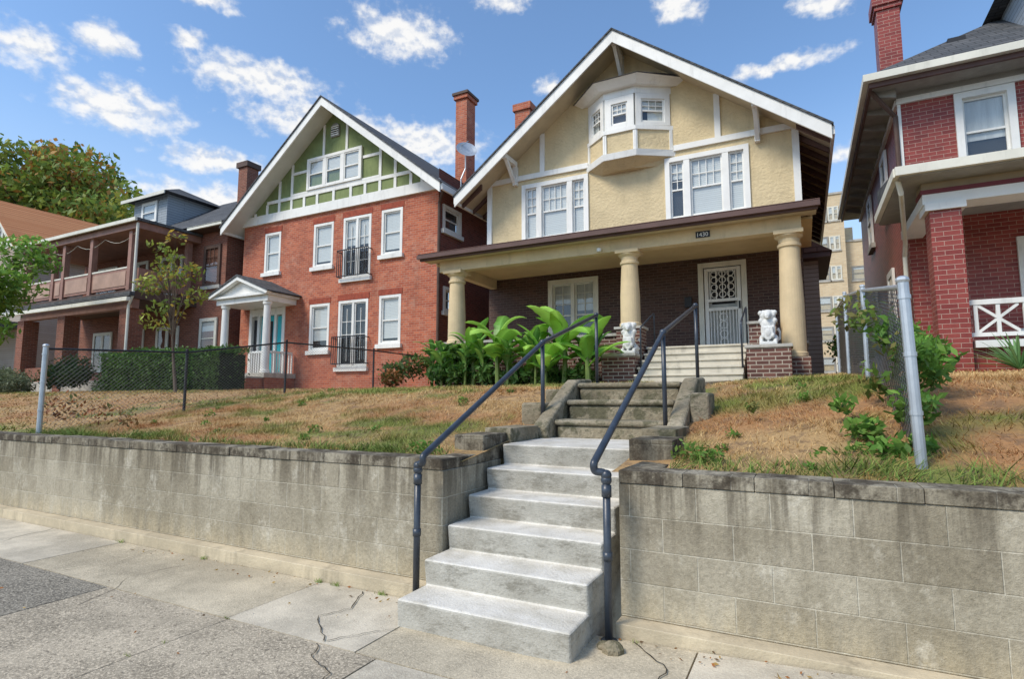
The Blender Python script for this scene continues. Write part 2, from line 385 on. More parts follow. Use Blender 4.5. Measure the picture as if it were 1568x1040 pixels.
# ================================================================== CREAM HOUSE
cream=O('cream_stucco_house'); fy=FY(14.5)
h=[]
h.append(window(cream,fy,-7.11,-5.06,6.15,7.87,units=(.45,1,.45),trim=.12,blind=[1,1,1],grid=[(2,3,None,None),(4,2,None,None),(2,3,None,None)],mw=.15,depth=.05))
h.append(window(cream,fy,-2.96,-.93,6.17,7.86,units=(.45,1,.45),trim=.12,blind=[.3,1,1],grid=[(2,3,None,None),(4,2,None,None),(2,3,None,None)],mw=.15,depth=.05))
wall(cream,'walls_upper',STUCCO,fy,-8.22,.12,6.06,8.02,h)
cream.box('window_sills',WHITE,-7.2,-4.98,14.38,14.5,6.05,6.148); cream.box('window_sills',WHITE,-3.04,-.85,14.38,14.5,6.07,6.168)
for x in(-8.22,.12): cream.poly('side_walls',SOFFBR,[(x,14.5,1.7),(x,24,1.7),(x,24,8.0),(x,14.5,8.0)])
cream.poly('side_walls',SOFFBR,[(-8.22,24,1.7),(.12,24,1.7),(.12,24,8),(-8.22,24,8)])
lh=[]
lh.append(window(cream,fy,-6.29,-4.82,3.2,4.94,units=(1,1),trim=.13,fm=WHITE2,blind=[.35,.5],grid=[(2,3,3.95,4.82),(2,3,3.95,4.82)],split=.42,full=False,bm=CURT))
lh.append((-2.1,-1.22,2.74,4.86))
wall(cream,'walls_lower',DKBRICK,fy,-8.22,.12,1.7,6.06,lh)
xc=-4.05;zp=11.32;hw=4.85;ze=7.62; k=(zp-ze)/hw
cream.prism('gable',STUCCO,[(-8.22,14.502,8.16),(.12,14.502,8.16),(xc,14.502,zp-.15)],(0,.1,0))
cream.box('trim',WHITE,-8.25,-5.06,14.44,14.5,8.02,8.17); cream.box('trim',WHITE,-2.72,.15,14.44,14.5,8.02,8.17)
cream.box('trim',WHITE,-8.27,-8.12,14.45,14.52,6.1,8.02); cream.box('trim',WHITE,.02,.17,14.45,14.52,6.1,8.02)
for x,zt in((-6.45,9.32),(-1.63,9.32)): cream.box('trim',WHITE,x-.07,x+.07,14.45,14.5,8.17,zt)
cream.box('trim',WHITE,-4.12,-3.98,14.45,14.5,10.1,11.0)
gable_roof(cream,xc,hw,zp,ze,13.6,24.4,14.5,SHINGLE,SOFFCR,WHITE,fh=.33)
for x in(-7.3,xc,-.72):
    zt=zp-abs(x-xc)*k-.2
    cream.box('brackets',WHITE,x-.06,x+.06,13.66,14.44,zt-.18,zt-.04)
    cream.box('brackets',WHITE,x-.06,x+.06,14.35,14.495,zt-.75,zt-.182)
    cream.prism('brackets',WHITE,[(x-.045,13.78,zt-.183),(x-.045,13.92,zt-.183),(x-.045,14.34,zt-.58),(x-.045,14.34,zt-.72)],(.09,0,0))
for sgn in(-1,1):
    xw=.12 if sgn>0 else -8.22
    for i in range(16):
        y=14.0+i*.62
        x0=xw; x1=xc+sgn*(hw-.02); z0=zp-abs(x0-xc)*k-.18; z1=zp-abs(x1-xc)*k-.18
        cream.prism('rafter_tails',FASBR,[(x0,y,z0),(x1,y,z1),(x1,y,z1-.12),(x0,y,z0-.16)],(0,.07,0))
pl=[(-5.02,14.5),(-4.42,14.02),(-3.60,14.02),(-2.78,14.5)]
def ring(ob,part,mat,pts,off,z0,z1,off2=None):
    off2=off if off2 is None else off2
    def out(o):
        r=[]
        for i,p in enumerate(pts):
            if i==0: r.append((p[0]-o*1.2,14.5))
            elif i==3: r.append((p[0]+o*1.2,14.5))
            elif i==1: r.append((p[0]-o*.5,p[1]-o))
            else: r.append((p[0]+o*.5,p[1]-o))
        return r
    a=out(off);b=out(off2)
    ob.add(part,mat,[(x,y,z0) for x,y in a]+[(x,y,z1) for x,y in b],[(0,1,2,3),(7,6,5,4)]+[(i,(i+1)%4,4+(i+1)%4,4+i) for i in range(4)])
ring(cream,'bay_body',STUCCO,pl,0,8.06,8.62)
ring(cream,'bay_core',WHITE,pl,-.1,8.62,9.9)
ring(cream,'trim',WHITE,pl,.07,7.9,8.06,.10)
ring(cream,'bay_base',STUCCO,pl,-.3,7.72,7.899,.03)
ring(cream,'trim',WHITE,pl,.05,8.62,8.73)
ring(cream,'trim',WHITE,pl,.02,9.62,9.80)
ring(cream,'trim',WHITE,pl,.16,9.80,9.96,.36)
ring(cream,'bay_roof',SHINGLE,pl,.4,9.962,10.15,.1)
for i in range(3):
    f_,L=seg(pl[i],pl[i+1])
    window(cream,f_,.02,L-.02,8.74,9.61,trim=.14 if i!=1 else .17,blind=(0,.55,.5)[i],grid=(3,2,None,None),depth=.03,proud=.03)
    f_.box(cream,'trim',WHITE,-.03,.05,0.,.035,8.07,8.615); f_.box(cream,'trim',WHITE,L-.05,L+.03,0.,.034,8.07,8.615)
# porch
cream.prism('porch_roof',SHBROWN,[(-8.62,11.5,5.30),(-8.62,14.49,6.10),(-8.62,14.49,6.03),(-8.62,11.5,5.24)],(9.04,0,0))
cream.box('porch_fascia',FASBR,-8.58,.38,11.54,11.62,5.12,5.235)
cream.box('porch_gutter',FASBR,-8.62,.42,11.45,11.535,5.16,5.25)
cream.box('porch_soffit',SOFFCR,-8.56,.36,11.62,12.0,5.14,5.17)
cream.box('porch_beam',STUCOL,-8.2,.1,11.88,12.14,4.86,5.138)
cream.box('porch_beam',STUCOL,-8.15,-7.95,12.142,14.49,4.86,5.118); cream.box('porch_beam',STUCOL,-.12,.08,12.142,14.49,4.86,5.118)
cream.box('porch_ceiling',CEIL,-8.5,.3,12.16,14.49,5.12,5.17)
for x in(-8.5,.26): cream.prism('porch_end',STUCOL,[(x,11.7,5.18),(x,14.49,5.18),(x,14.49,5.95)],(.04,0,0))
def pcol(x,y,z0,z1,r):
    H=z1-z0
    cream.lathe('porch_columns',STUCOL,x,y,[(z0,r*1.12),(z0+.08,r*1.12),(z0+.1,r*1.02),(z0+H*.4,r),(z1-.32,r*.84),(z1-.3,r*.98),(z1-.25,r*.98),(z1-.23,r*.86),(z1-.15,r*.88),(z1-.1,r*1.15),(z1-.075,r*1.15)],28)
    cream.box('porch_columns',STUCOL,x-r*1.2,x+r*1.2,y-r*1.2,y+r*1.2,z1-.075,z1)
pcol(-7.75,12.02,3.0,4.86,.22); pcol(-3.28,12.02,3.17,4.86,.21); pcol(-.13,12.02,2.42,4.86,.215)
cream.box('porch_base',DKBRICK,-8.2,-2.95,12.25,14.48,1.7,2.70); cream.box('porch_base',DKBRICK,-.95,.1,12.25,14.48,1.7,2.70)
cream.box('porch_base',STONE,-2.949,-.951,12.3,14.48,1.7,2.72)
cream.box('porch_floor',STONE,-8.22,-2.949,12.2,14.485,2.701,2.75);cream.box('porch_floor',STONE,-.951,.12,12.2,14.485,2.701,2.75)
cream.box('porch_parapet',PEDBRICK,-8.1,-3.55,12.0,12.2,1.7,3.0)
cream.box('porch_parapet',STONE,-8.15,-3.56,11.96,12.24,3.0,3.06)
cream.box('porch_piers',PEDBRICK,-3.54,-3.0,11.8,12.24,1.7,3.12); cream.box('porch_piers',STONE,-3.58,-2.96,11.76,12.28,3.12,3.17)
cream.box('porch_piers',PEDBRICK,-.9,-.42,11.82,12.2,1.7,3.08); cream.box('porch_piers',STONE,-.93,-.4,11.78,12.24,3.08,3.13)
cream.box('porch_piers',PEDBRICK,-.4,.14,11.75,12.3,1.7,2.42)
cream.box('porch_piers',PEDBRICK,-8.1,-7.4,11.75,11.998,1.7,3.0)
fd=fy
for (a0,a1,z0,z1) in((-2.22,-2.1,2.76,4.98),(-1.22,-1.1,2.76,4.98),(-2.1,-1.22,4.86,4.98)): fd.box(cream,'door_frame',WHITE2,a0,a1,-.05,.06,z0,z1)
fd.quad(cream,'door_leaf',DOORG,-2.1,-1.22,-.12,2.76,4.86)
fd.quad(cream,'door_window',DARK,-1.93,-1.39,-.117,3.95,4.74)
fd.box(cream,'security_door',WHITE,-2.08,-1.99,-.03,.01,2.78,4.84);fd.box(cream,'security_door',WHITE,-1.33,-1.24,-.03,.01,2.78,4.84)
for z in(2.78,3.78,4.0,4.77): fd.box(cream,'security_door',WHITE,-1.99,-1.33,-.03,.008,z,z+.07)
for i in range(9):
    x=-1.99+.66*(i+.5)/9; fd.box(cream,'security_door',WHITE,x-.010,x+.010,-.02,0,2.85,3.78); 
    if i%2==0: fd.box(cream,'security_door',WHITE,x-.010,x+.010,-.02,0,4.07,4.77)
def circ(cx,cz,r,y=14.51,n=14,w=.012):
    cream.tube('security_door',WHITE,[(cx+r*math.cos(2*math.pi*t/n),y,cz+r*math.sin(2*math.pi*t/n)) for t in range(n+1)],w,5,False)
for cz in(4.18,4.36,4.54,4.70): 
    for cx in(-1.85,-1.66,-1.47): circ(cx,cz,.075)
for cz in(3.0,3.2,3.42,3.62): circ(-1.66,cz,.09)
cream.box('door_handle',IRON,-1.30,-1.26,14.45,14.49,3.80,3.98)
cream.box('mailbox',IRON,-2.55,-2.38,14.38,14.5,3.9,4.15)
cream.box('number_plate',IRON,-1.84,-1.56,11.86,11.879,4.93,5.06)
t=bpy.data.curves.new('house_number','FONT'); t.body='1430'; t.size=.12; t.extrude=.002; t.materials.append(WHITE)
cream.tube('porch_lamp',WHITE,[(-3.9,11.8,4.95),(-3.9,11.8,4.88)],.05); cream.box('porch_lamp',WHITE,-3.94,-3.86,11.8,11.88,4.9,4.95)
cream.box('side_bay',SIDING,.13,.47,16.2,18.6,1.7,5.15)
cream.box('side_bay_roof',FASBR,.13,.74,15.8,19.,5.152,5.28); cream.prism('side_bay_roof',SHBROWN,[(.13,15.75,5.282),(.78,15.75,5.282),(.13,15.75,5.7)],(0,3.3,0))
cream.box('chimney',REDBRICK,-8.62,-8.05,17.,17.6,1.7,11.7); cream.box('chimney',REDBRICK,-8.68,-7.99,16.93,17.67,11.702,11.95)
ce=cream.build()
nt_=bpy.data.objects.new('house_number',t); col.objects.link(nt_); nt_.parent=ce; nt_.location=(-1.83,11.855,4.95); nt_.rotation_euler=(math.pi/2,0,0)

# ================================================================== LEFT RED BRICK HOUSE
lf=O('red_brick_house'); f=FY(14.5); h=[]
W=dict(trim=.09,sill=WHITE,depth=.06,proud=.01)
h.append(window(lf,f,-18.05,-17.2,6.35,7.89,blind=.95,**W))
h.append(window(lf,f,-15.5,-14.55,6.3,7.89,blind=.9,**W))
h.append(window(lf,f,-14.08,-12.83,5.75,7.92,units=(1,1),blind=.45,bm=CURT,grid=(2,4,5.95,7.6),full=True,**W))
h.append(window(lf,f,-12.38,-11.5,6.38,7.94,blind=.9,**W))
h.append(window(lf,f,-15.56,-14.62,3.3,4.96,blind=.8,**W))
h.append(window(lf,f,-14.2,-12.88,2.68,4.98,units=(1,1),blind=0,grid=(2,4,2.9,4.7),full=True,**W))
h.append(window(lf,f,-12.4,-11.5,3.4,5.02,blind=.9,**W))
h.append((-18.7,-16.8,2.5,5.0))
wall(lf,'walls',REDBRICK,f,-19.26,-10.08,1.6,8.28,h)
for (a0,a1,z) in((-18.05,-17.2,7.9),(-15.5,-14.55,7.9),(-14.08,-12.83,7.93),(-12.38,-11.5,7.95),(-15.56,-14.62,4.97),(-14.2,-12.88,4.99),(-12.4,-11.5,5.03)):
    lf.box('lintels',LINTEL,a0-.05,a1+.05,14.485,14.5,z,z+.2)
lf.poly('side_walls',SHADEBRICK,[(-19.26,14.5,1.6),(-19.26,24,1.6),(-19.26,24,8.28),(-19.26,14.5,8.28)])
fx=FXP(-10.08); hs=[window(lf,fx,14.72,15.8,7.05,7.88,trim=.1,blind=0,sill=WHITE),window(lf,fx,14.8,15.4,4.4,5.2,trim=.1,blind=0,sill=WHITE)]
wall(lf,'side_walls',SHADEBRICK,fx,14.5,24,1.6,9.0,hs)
lf.box('belt_trim',WHITE,-19.35,-10.0,14.40,14.499,8.28,8.62)
xc2=-14.55;zp2=12.2;hw2=5.05;ze2=8.2;k2=(zp2-ze2)/hw2
lf.prism('gable',GREEN,[(-19.26,14.46,8.63),(-10.08,14.46,8.63),(xc2,14.46,zp2-.1)],(0,.1,0))
gable_roof(lf,xc2,hw2,zp2,ze2,13.7,24.4,14.5,SHINGLE,SOFFW,WHITE,fh=.3)
def inz(x): return zp2-abs(x-xc2)*k2-.2
lf.box('timber_trim',WHITE,-17.95,-11.15,14.42,14.46,9.0,9.12)
for x in(-18.6,-17.95,-17.3,-16.65,-16.0,-15.35,-14.55,-13.75,-13.1,-12.45,-11.8,-11.15,-10.7):
    t_=min(9.0,inz(x)-.05)
    if t_>8.7: lf.box('timber_trim',WHITE,x-.055,x+.055,14.425,14.459,8.625,t_)
for x in(-17.3,-16.65,-12.45,-11.8): lf.box('timber_trim',WHITE,x-.055,x+.055,14.425,14.459,9.122,inz(x))
for x in(-15.1,-14.0): lf.box('timber_trim',WHITE,x-.05,x+.05,14.425,14.459,10.42,inz(x))
for (a0,a1) in((-16.595,-15.87),(-13.23,-12.505)): lf.box('timber_trim',WHITE,a0,a1,14.426,14.459,9.92,10.02)
window(lf,FY(14.46),-15.85,-13.25,9.2,10.38,units=(1,1,1),trim=.1,blind=[.5,.5,.9],grid=None,depth=-.045,proud=.09,mw=.14)
lf.box('timber_trim',WHITE,-16.65,-12.45,14.42,14.4585,9.125,9.2)
lf.tube('attic_vent',SOFFG,[(-14.55,14.455,11.3),(-14.55,14.40,11.3)],.2,16); lf.box('attic_vent',SOFFG,-14.75,-14.35,14.40,14.455,11.0,11.3)
for i in range(5): lf.box('attic_vent',WHITE,-14.72,-14.38,14.38,14.399,11.04+i*.08,11.07+i*.08)
for (a0,a1,z0) in((-14.15,-12.76,5.72),(-14.28,-12.8,2.72)):
    lf.box('balconette',IRON,a0,a1,14.28,14.31,z0+.98,z0+1.01); lf.box('balconette',IRON,a0,a1,14.28,14.31,z0+.06,z0+.09)
    n=16
    for i in range(n+1):
        x=a0+(a1-a0)*i/n; lf.box('balconette',IRON,x-.009,x+.009,14.285,14.305,z0+.09,z0+.98)
    for x in(a0+.012,a1-.012): 
        lf.box('balconette',IRON,x-.012,x+.012,14.31,14.5,z0+.94,z0+.97); lf.box('balconette',IRON,x-.012,x+.012,14.31,14.5,z0+.06,z0+.09)
f.quad(lf,'entry_recess',WHITE,-18.7,-16.8,-.14,2.5,5.0)
for(a0,a1) in((-18.7,-18.56),(-16.94,-16.8),(-18.25,-18.13),(-17.35,-17.23)): f.box(lf,'entry_frame',WHITE,a0,a1,-.13,.03,2.5,5.0)
f.box(lf,'entry_frame',WHITE,-18.56,-16.94,-.13,.026,4.72,4.99)
f.box(lf,'entry_door',TEAL,-18.12,-17.36,-.12,-.06,2.55,4.7)
f.box(lf,'entry_door',DARK,-17.98,-17.5,-.058,-.05,3.3,4.5)
for (a0,a1) in((-18.55,-18.26),(-17.22,-16.95)): f.box(lf,'entry_sidelight',DARK,a0,a1,-.12,-.08,3.2,4.6)
f.box(lf,'entry_shutter',TEAL,-17.2,-16.96,-.075,-.02,2.6,4.66)
# entrance portico
lf.box('portico_floor',STONE,-19.1,-16.15,13.15,14.49,2.34,2.5); lf.box('portico_base',REDBRICK,-19.0,-16.2,13.22,14.49,1.6,2.339)
for i in range(3): lf.box('portico_steps',STONE,-18.0,-17.1,12.3+i*.29,12.3+i*.29+.288,1.6,1.9+i*.17)
lf.box('portico_steps',REDBRICK,-17.09,-16.3,12.6,13.21,1.6,2.3); lf.box('portico_steps',STONE,-17.095,-16.27,12.57,13.21,2.301,2.36)
lf.box('portico_entablature',WHITE,-18.95,-16.25,13.25,14.49,5.0,5.2); lf.box('portico_entablature',WHITE,-19.1,-16.1,13.12,14.492,5.202,5.28)
lf.prism('portico_pediment',WHITE,[(-18.95,13.25,5.282),(-16.25,13.25,5.282),(-17.6,13.25,5.86)],(0,1.2,0))
for sg in(-1,1):
    lf.prism('portico_roof',SHINGLE,[(-17.6,13.0,5.99),(-17.6+sg*1.62,13.0,5.31),(-17.6+sg*1.62,13.0,5.27),(-17.6,13.0,5.92)],(0,1.49,0))
    lf.prism('portico_trim',WHITE,[(-17.6,13.03,5.915),(-17.6+sg*1.6,13.03,5.27),(-17.6+sg*1.5,13.03,5.2),(-17.6,13.03,5.79)],(0,.18,0))
for x in(-18.65,-16.45): lf.lathe('portico_columns',WHITE,x,13.42,[(2.5,.17),(2.6,.17),(2.62,.14),(4.87,.115),(4.89,.15),(5.0,.16)],20)
lf.box('portico_rail',WHITE,-16.33,-16.25,13.5,14.4,3.2,3.27)
for i in range(8): lf.box('portico_rail',WHITE,-16.31,-16.26,13.55+i*.12,13.59+i*.12,2.5,3.2)
lf.box('portico_rail',WHITE,-17.15,-16.58,13.38,13.45,3.2,3.27)
for i in range(5): lf.box('portico_rail',WHITE,-17.12+i*.115,-17.08+i*.115,13.39,13.44,2.5,3.2)
lf.tube('downspout',SOFFBR,[(-9.7,14.2,8.1),(-10.0,14.42,7.8),(-10.0,14.42,1.8)],.05,8)
lf.box('chimney',REDBRICK,-11.1,-10.62,17.,17.6,8.,12.75); lf.box('chimney',REDBRICK,-11.16,-10.56,16.93,17.67,12.752,12.9); lf.box('chimney',SOFFBR,-11.2,-10.52,16.88,17.72,12.902,13.0)
lf.build()
ds=O('satellite_dish')
c=Vector((-9.75,15.6,9.95)); n=Vector((.55,-.6,.45)).normalized(); a=n.orthogonal().normalized(); b=n.cross(a)
vs=[];fs=[];RR=[0,.12,.24,.36]
for i,r in enumerate(RR):
    for kk in range(18): 
        t_=2*math.pi*kk/18; vs.append(c+(a*math.cos(t_)+b*math.sin(t_))*r+n*(r*r*.55))
for i in range(3):
    for kk in range(18): fs.append((i*18+kk,i*18+(kk+1)%18,(i+1)*18+(kk+1)%18,(i+1)*18+kk))
ds.add('dish',GALV,vs,fs); ds.tube('arm',GALV,[c,c-n*.15,c-n*.15-Vector((0,0,.5)),(-9.95,15.6,9.0),(-9.95,15.6,8.3)],.025); ds.tube('feed',GALV,[c-b*.3,c+n*.38],.015)
ds.build()

# ================================================================== HOUSE 3
h3=O('balcony_brick_house')
h3.box('walls',BROWNBRICK,-30.3,-20.0,14.3,24,1.6,8.3)
f=FY(14.3)
window(h3,f,-21.32,-20.3,6.1,7.75,trim=.09,fm=SOFFBR,blind=0,sill=STONE,depth=-.045,proud=.07,grid=(3,2,None,None))
window(h3,f,-21.35,-20.3,3.2,4.8,trim=.09,fm=WHITE2,blind=.3,sill=STONE,depth=-.045,proud=.07)
for x in(-29,-26.6,-24.2): window(h3,f,x,x+1.5,5.9,7.6,units=(1,1),trim=.09,fm=WHITE2,blind=0,depth=-.045,proud=.07); window(h3,f,x,x+1.5,2.8,4.6,units=(1,1),trim=.09,fm=WHITE2,blind=0,depth=-.045,proud=.07)
h3.box('eaves',SOFFBR,-30.8,-19.6,13.8,24.4,8.3,8.42); h3.box('gutter',WHITE2,-21.7,-19.6,13.72,13.8,8.32,8.45)
B=[(-30.9,13.7,8.43),(-19.5,13.7,8.43),(-19.5,24.5,8.43),(-30.9,24.5,8.43),(-26.5,18.6,11.7),(-23.9,18.6,11.7)]
h3.add('roof',SHINGLE,B,[(0,1,5,4),(1,2,5),(2,3,4,5),(3,0,4)])
h3.box('dormer',SIDINGG,-28.2,-25.6,15.2,18,9.0,11.0); h3.add('roof',SHINGLE,[(-28.6,14.8,11.),(-25.2,14.8,11.),(-25.2,18.5,11.),(-28.6,18.5,11.),(-26.9,16.5,11.9)],[(0,1,4),(1,2,4),(2,3,4),(3,0,4),(0,3,2,1)])
h3.box('dormer',WHITE2,-28.6,-25.2,14.78,14.82,10.85,10.998)
window(h3,FY(15.2),-27.5,-26.3,9.8,10.8,trim=.1,blind=.5,depth=-.045,proud=.07)
h3.box('balcony_roof',SHINGLE,-30.4,-21.5,11.7,14.29,8.18,8.28); h3.box('balcony_roof_fascia',POSTBR,-30.3,-21.6,11.8,14.29,7.92,8.178)
h3.box('balcony_roof_fascia',WHITE2,-30.42,-21.48,11.62,11.70,8.14,8.27)
for x in(-30.0,-27.7,-26.9,-24.85,-22.2): h3.box('balcony_posts',POSTBR,x-.1,x+.1,11.9,12.1,5.62,7.92)
h3.box('balcony_posts',POSTBR,-22.05,-21.85,13.9,14.1,5.62,7.92)
for(a0,a1) in((-29.9,-27.8),(-27.6,-27.0),(-26.8,-24.95),(-24.75,-22.3)):
    h3.box('balcony_parapet',POSTBR,a0,a1,11.95,12.05,5.75,6.5); h3.box('balcony_parapet',WHITE2,a0,a1,11.93,12.07,6.502,6.56)
    h3.box('balcony_parapet',PANEL,a0+.12,a1-.12,11.93,11.949,5.85,6.4)
h3.box('balcony_parapet',POSTBR,-22.0,-21.9,12.1,13.9,5.75,6.5)
h3.box('balcony_floor',SOFFBR,-30.2,-21.7,11.8,14.29,5.3,5.62)
h3.box('porch_skirt_roof',SHINGLE,-30.4,-21.5,11.62,11.8,5.35,5.5); h3.box('porch_gutter',WHITE2,-30.45,-21.45,11.5,11.62,5.14,5.28)
h3.box('porch_beam',POSTBR,-30.1,-21.8,11.9,12.15,4.95,5.298)
for x in(-29.9,-26.6,-22.2): h3.box('porch_piers',BROWNBRICK,x-.28,x+.28,11.85,12.4,1.6,4.949)
h3.box('porch_parapet',BROWNBRICK,-29.6,-26.9,12.0,12.2,1.6,2.9); h3.box('porch_floor',STONE,-30.1,-21.9,11.9,14.29,1.6,2.3)
h3.tube('downspout',WHITE2,[(-21.6,11.8,8.1),(-21.6,11.8,5.4),(-21.75,11.75,5.),(-21.75,11.75,2.)],.05,8)
h3.tube('string_lights',WHITE2,[(-30+8*t/24,11.95,7.8-.25*abs(math.sin(t*math.pi/6))) for t in range(25)],.008,5)
h3.box('chimney',BROWNBRICK,-22.95,-22.35,16.8,17.4,8.5,12.3); h3.box('chimney',SOFFBR,-23.03,-22.27,16.72,17.48,12.302,12.55)
h3.build()
# ================================================================== HOUSE 4
h4=O('orange_roof_house')
h4.box('walls',SIDING,-41.3,-35.9,14.2,26,1.6,9.6); h4.prism('gable',STUCCO,[(-41.3,14.19,9.6),(-35.9,14.19,9.6),(-38.6,14.19,12.1)],(0,.1,0))
gable_roof(h4,-38.6,3.3,12.4,9.4,13.4,27,14.2,SHORANGE,SOFFCR,WHITE2)
window(h4,FY(14.18),-39.4,-37.8,9.7,10.9,units=(1,1),trim=.1,blind=.3,depth=-.045,proud=.07)
for x in(-40.5,-37.8): window(h4,FY(14.2),x,x+1.2,6,7.6,trim=.1,blind=.4,depth=-.045,proud=.07)
h4.box('porch_roof',SHINGLE,-41.5,-35.5,11.8,14.19,5.2,5.5)
for x in(-41,-38.5,-36): h4.box('porch_posts',WHITE2,x-.12,x+.12,12,12.24,1.6,5.2)
h4.box('porch_parapet',STONE,-40.8,-36.2,12.0,12.2,1.6,2.9)
h4.build()
h5=O('row_house')
h5.box('walls',BROWNBRICK,-58,-46,14.2,26,1.6,8.6); h5.add('roof',SHINGLE,[(-58.5,13.6,8.6),(-45.5,13.6,8.6),(-45.5,26.5,8.6),(-58.5,26.5,8.6),(-52,20,12.5)],[(0,1,4),(1,2,4),(2,3,4),(3,0,4)])
for x in(-56,-52,-48.5): window(h5,FY(14.2),x,x+1.2,6,7.6,trim=.1,blind=.4,depth=-.045,proud=.07)
h5.build()

# ================================================================== RIGHT HOUSE
rt=O('glazed_brick_house'); f=FY(13.3)
h=[window(rt,f,2.86,3.78,6.0,7.55,trim=.12,blind=.62,sill=WHITE,bm=CURT),window(rt,f,5.2,6.1,6.0,7.55,trim=.12,blind=.5,sill=WHITE),window(rt,f,3.6,4.9,2.9,4.6,trim=.12,blind=.3,sill=WHITE)]
YB=21.9
wall(rt,'walls',REDBRICK2,f,1.97,9.5,1.7,7.62,h)
rt.poly('side_walls',REDBRICK2,[(1.97,13.3,1.7),(1.97,YB,1.7),(1.97,YB,7.62),(1.97,13.3,7.62)])
rt.box('corner_trim',WHITE,1.945,2.0,13.27,13.33,5.98,7.56)
rt.box('frieze',WHITE,1.93,9.5,13.24,13.3,7.56,7.67); rt.box('frieze_upper',SOFFG,1.94,9.5,13.25,13.3,7.672,7.779); rt.box('frieze',WHITE,1.91,1.97,13.302,YB,7.56,7.67); rt.box('belt_trim',WHITE,1.95,9.5,13.22,13.3,5.86,5.93)
rt.box('soffit',SOFFG,1.48,10,12.72,YB+.4,7.78,7.86); rt.box('fascia',FASBR,1.42,10,12.66,12.719,7.74,7.95); rt.box('fascia',FASBR,1.42,1.479,12.72,YB+.4,7.74,7.95)
rt.box('gutter',WHITE2,1.32,10,12.54,12.658,7.84,7.98); rt.box('gutter',WHITE2,1.32,1.418,12.66,YB+.4,7.84,7.98)
rt.add('roof',SHINGLE,[(1.36,12.6,7.96),(11,12.6,7.96),(11,YB+.4,7.96),(1.36,YB+.4,7.96),(6.2,17.2,11.4),(6.2,17.8,11.4)],[(0,1,4),(1,2,5,4),(2,3,5),(3,0,4,5)])
rt.box('dormer',SIDINGG,4.2,6.2,13.6,16.5,8.6,9.9); rt.add('roof',SHINGLE,[(3.9,13.2,9.9),(6.6,13.2,9.9),(6.6,17.2,9.9),(3.9,17.2,9.9),(5.2,13.9,10.9),(5.2,17.2,10.9)],[(0,1,4),(1,2,5,4),(2,3,5),(3,0,4,5),(0,3,2,1)])
window(rt,FY(13.6),4.5,5.9,8.9,9.8,trim=.1,blind=.3,depth=-.045,proud=.07)
for i in range(11): rt.prism('modillions',SOFFG,[(1.49,13.0+i*.8,7.779),(1.9,13.0+i*.8,7.779),(1.9,13.0+i*.8,7.6),(1.49,13.0+i*.8,7.7)],(0,.08,0))
rt.box('roof_vent',IRON,3.0,3.3,14.0,14.3,8.9,9.1)
rt.box('chimney',REDBRICK2,1.86,2.3,14.5,15.,7.9,10.4);rt.box('chimney',REDBRICK2,1.82,2.34,14.46,15.04,10.402,10.5); rt.box('chimney',REDBRICK2,1.78,2.38,14.42,15.08,10.502,10.75)
rt.box('porch_roof',SHINGLE,1.5,9.5,10.5,13.29,5.20,5.3); rt.prism('porch_roof',SHINGLE,[(1.5,10.5,5.302),(1.5,13.23,5.302),(1.5,13.23,5.8)],(8,0,0))
rt.box('porch_fascia',WHITE2,1.44,9.5,10.42,10.499,5.14,5.28); rt.box('porch_fascia',WHITE2,1.42,1.499,10.5,13.2,5.14,5.28)
rt.box('porch_soffit',SOFFG,1.5,9.5,10.5,13.29,5.12,5.18)
rt.box('porch_beam',OLIVE,1.85,9.5,10.97,11.4,5.0,5.118); rt.box('porch_beam',MAROON,1.83,9.5,10.94,11.4,4.93,4.998); rt.box('porch_beam',WHITE,1.85,9.5,10.96,11.42,4.76,4.928)
rt.box('porch_beam',WHITE,1.85,2.2,11.422,13.25,4.76,4.92)
rt.box('porch_pier',REDBRICK2,1.93,2.34,10.95,11.36,1.75,4.64); rt.box('porch_pier',WHITE,1.87,2.40,10.9,11.42,4.642,4.758)
rt.box('porch_base',REDBRICK2,2.0,9.5,11.1,13.28,1.7,2.42)
rt.box('porch_floor',WHITE,2.385,9.5,10.98,13.29,2.421,2.53)
y=11.1
rt.box('porch_railing',WHITE,2.345,9.5,y,y+.07,3.10,3.18); rt.box('porch_railing',WHITE,2.345,9.5,y,y+.07,2.6,2.66)
x=2.42
while x<8:
    rt.box('porch_railing',WHITE,x,x+.05,y+.01,y+.06,2.662,3.098)
    for (p,q) in(((x+.05,2.67),(x+.55,3.09)),((x+.05,3.09),(x+.55,2.67))):
        dz=.045
        rt.prism('porch_railing',WHITE,[(p[0],y+.015,p[1]-dz*.6),(q[0],y+.015,q[1]-dz*.6),(q[0],y+.015,q[1]+dz*.6),(p[0],y+.015,p[1]+dz*.6)],(0,.018 if p[1]<q[1] else .036,0))
    rt.box('porch_railing',WHITE,x+.275,x+.325,y+.012,y+.058,2.662,3.098)
    x+=.6
rt.tube('downspout',WHITE2,[(1.5,10.7,5.15),(1.55,10.8,4.95),(1.86,12.9,4.6),(1.88,13.2,4.4),(1.88,13.2,1.9)],.04,8)
rt.tube('downspout',SOFFBR,[(1.45,12.9,7.8),(1.9,13.25,7.3),(1.9,13.25,5.)],.045,8)
for y_ in(15.2,18.5):
    for z in(3.2,6.0): window(rt,FXM(1.97),y_,y_+.9,z,z+1.4,trim=.1,blind=.3,depth=-.045,proud=.07,sill=STONE)
rt.build()

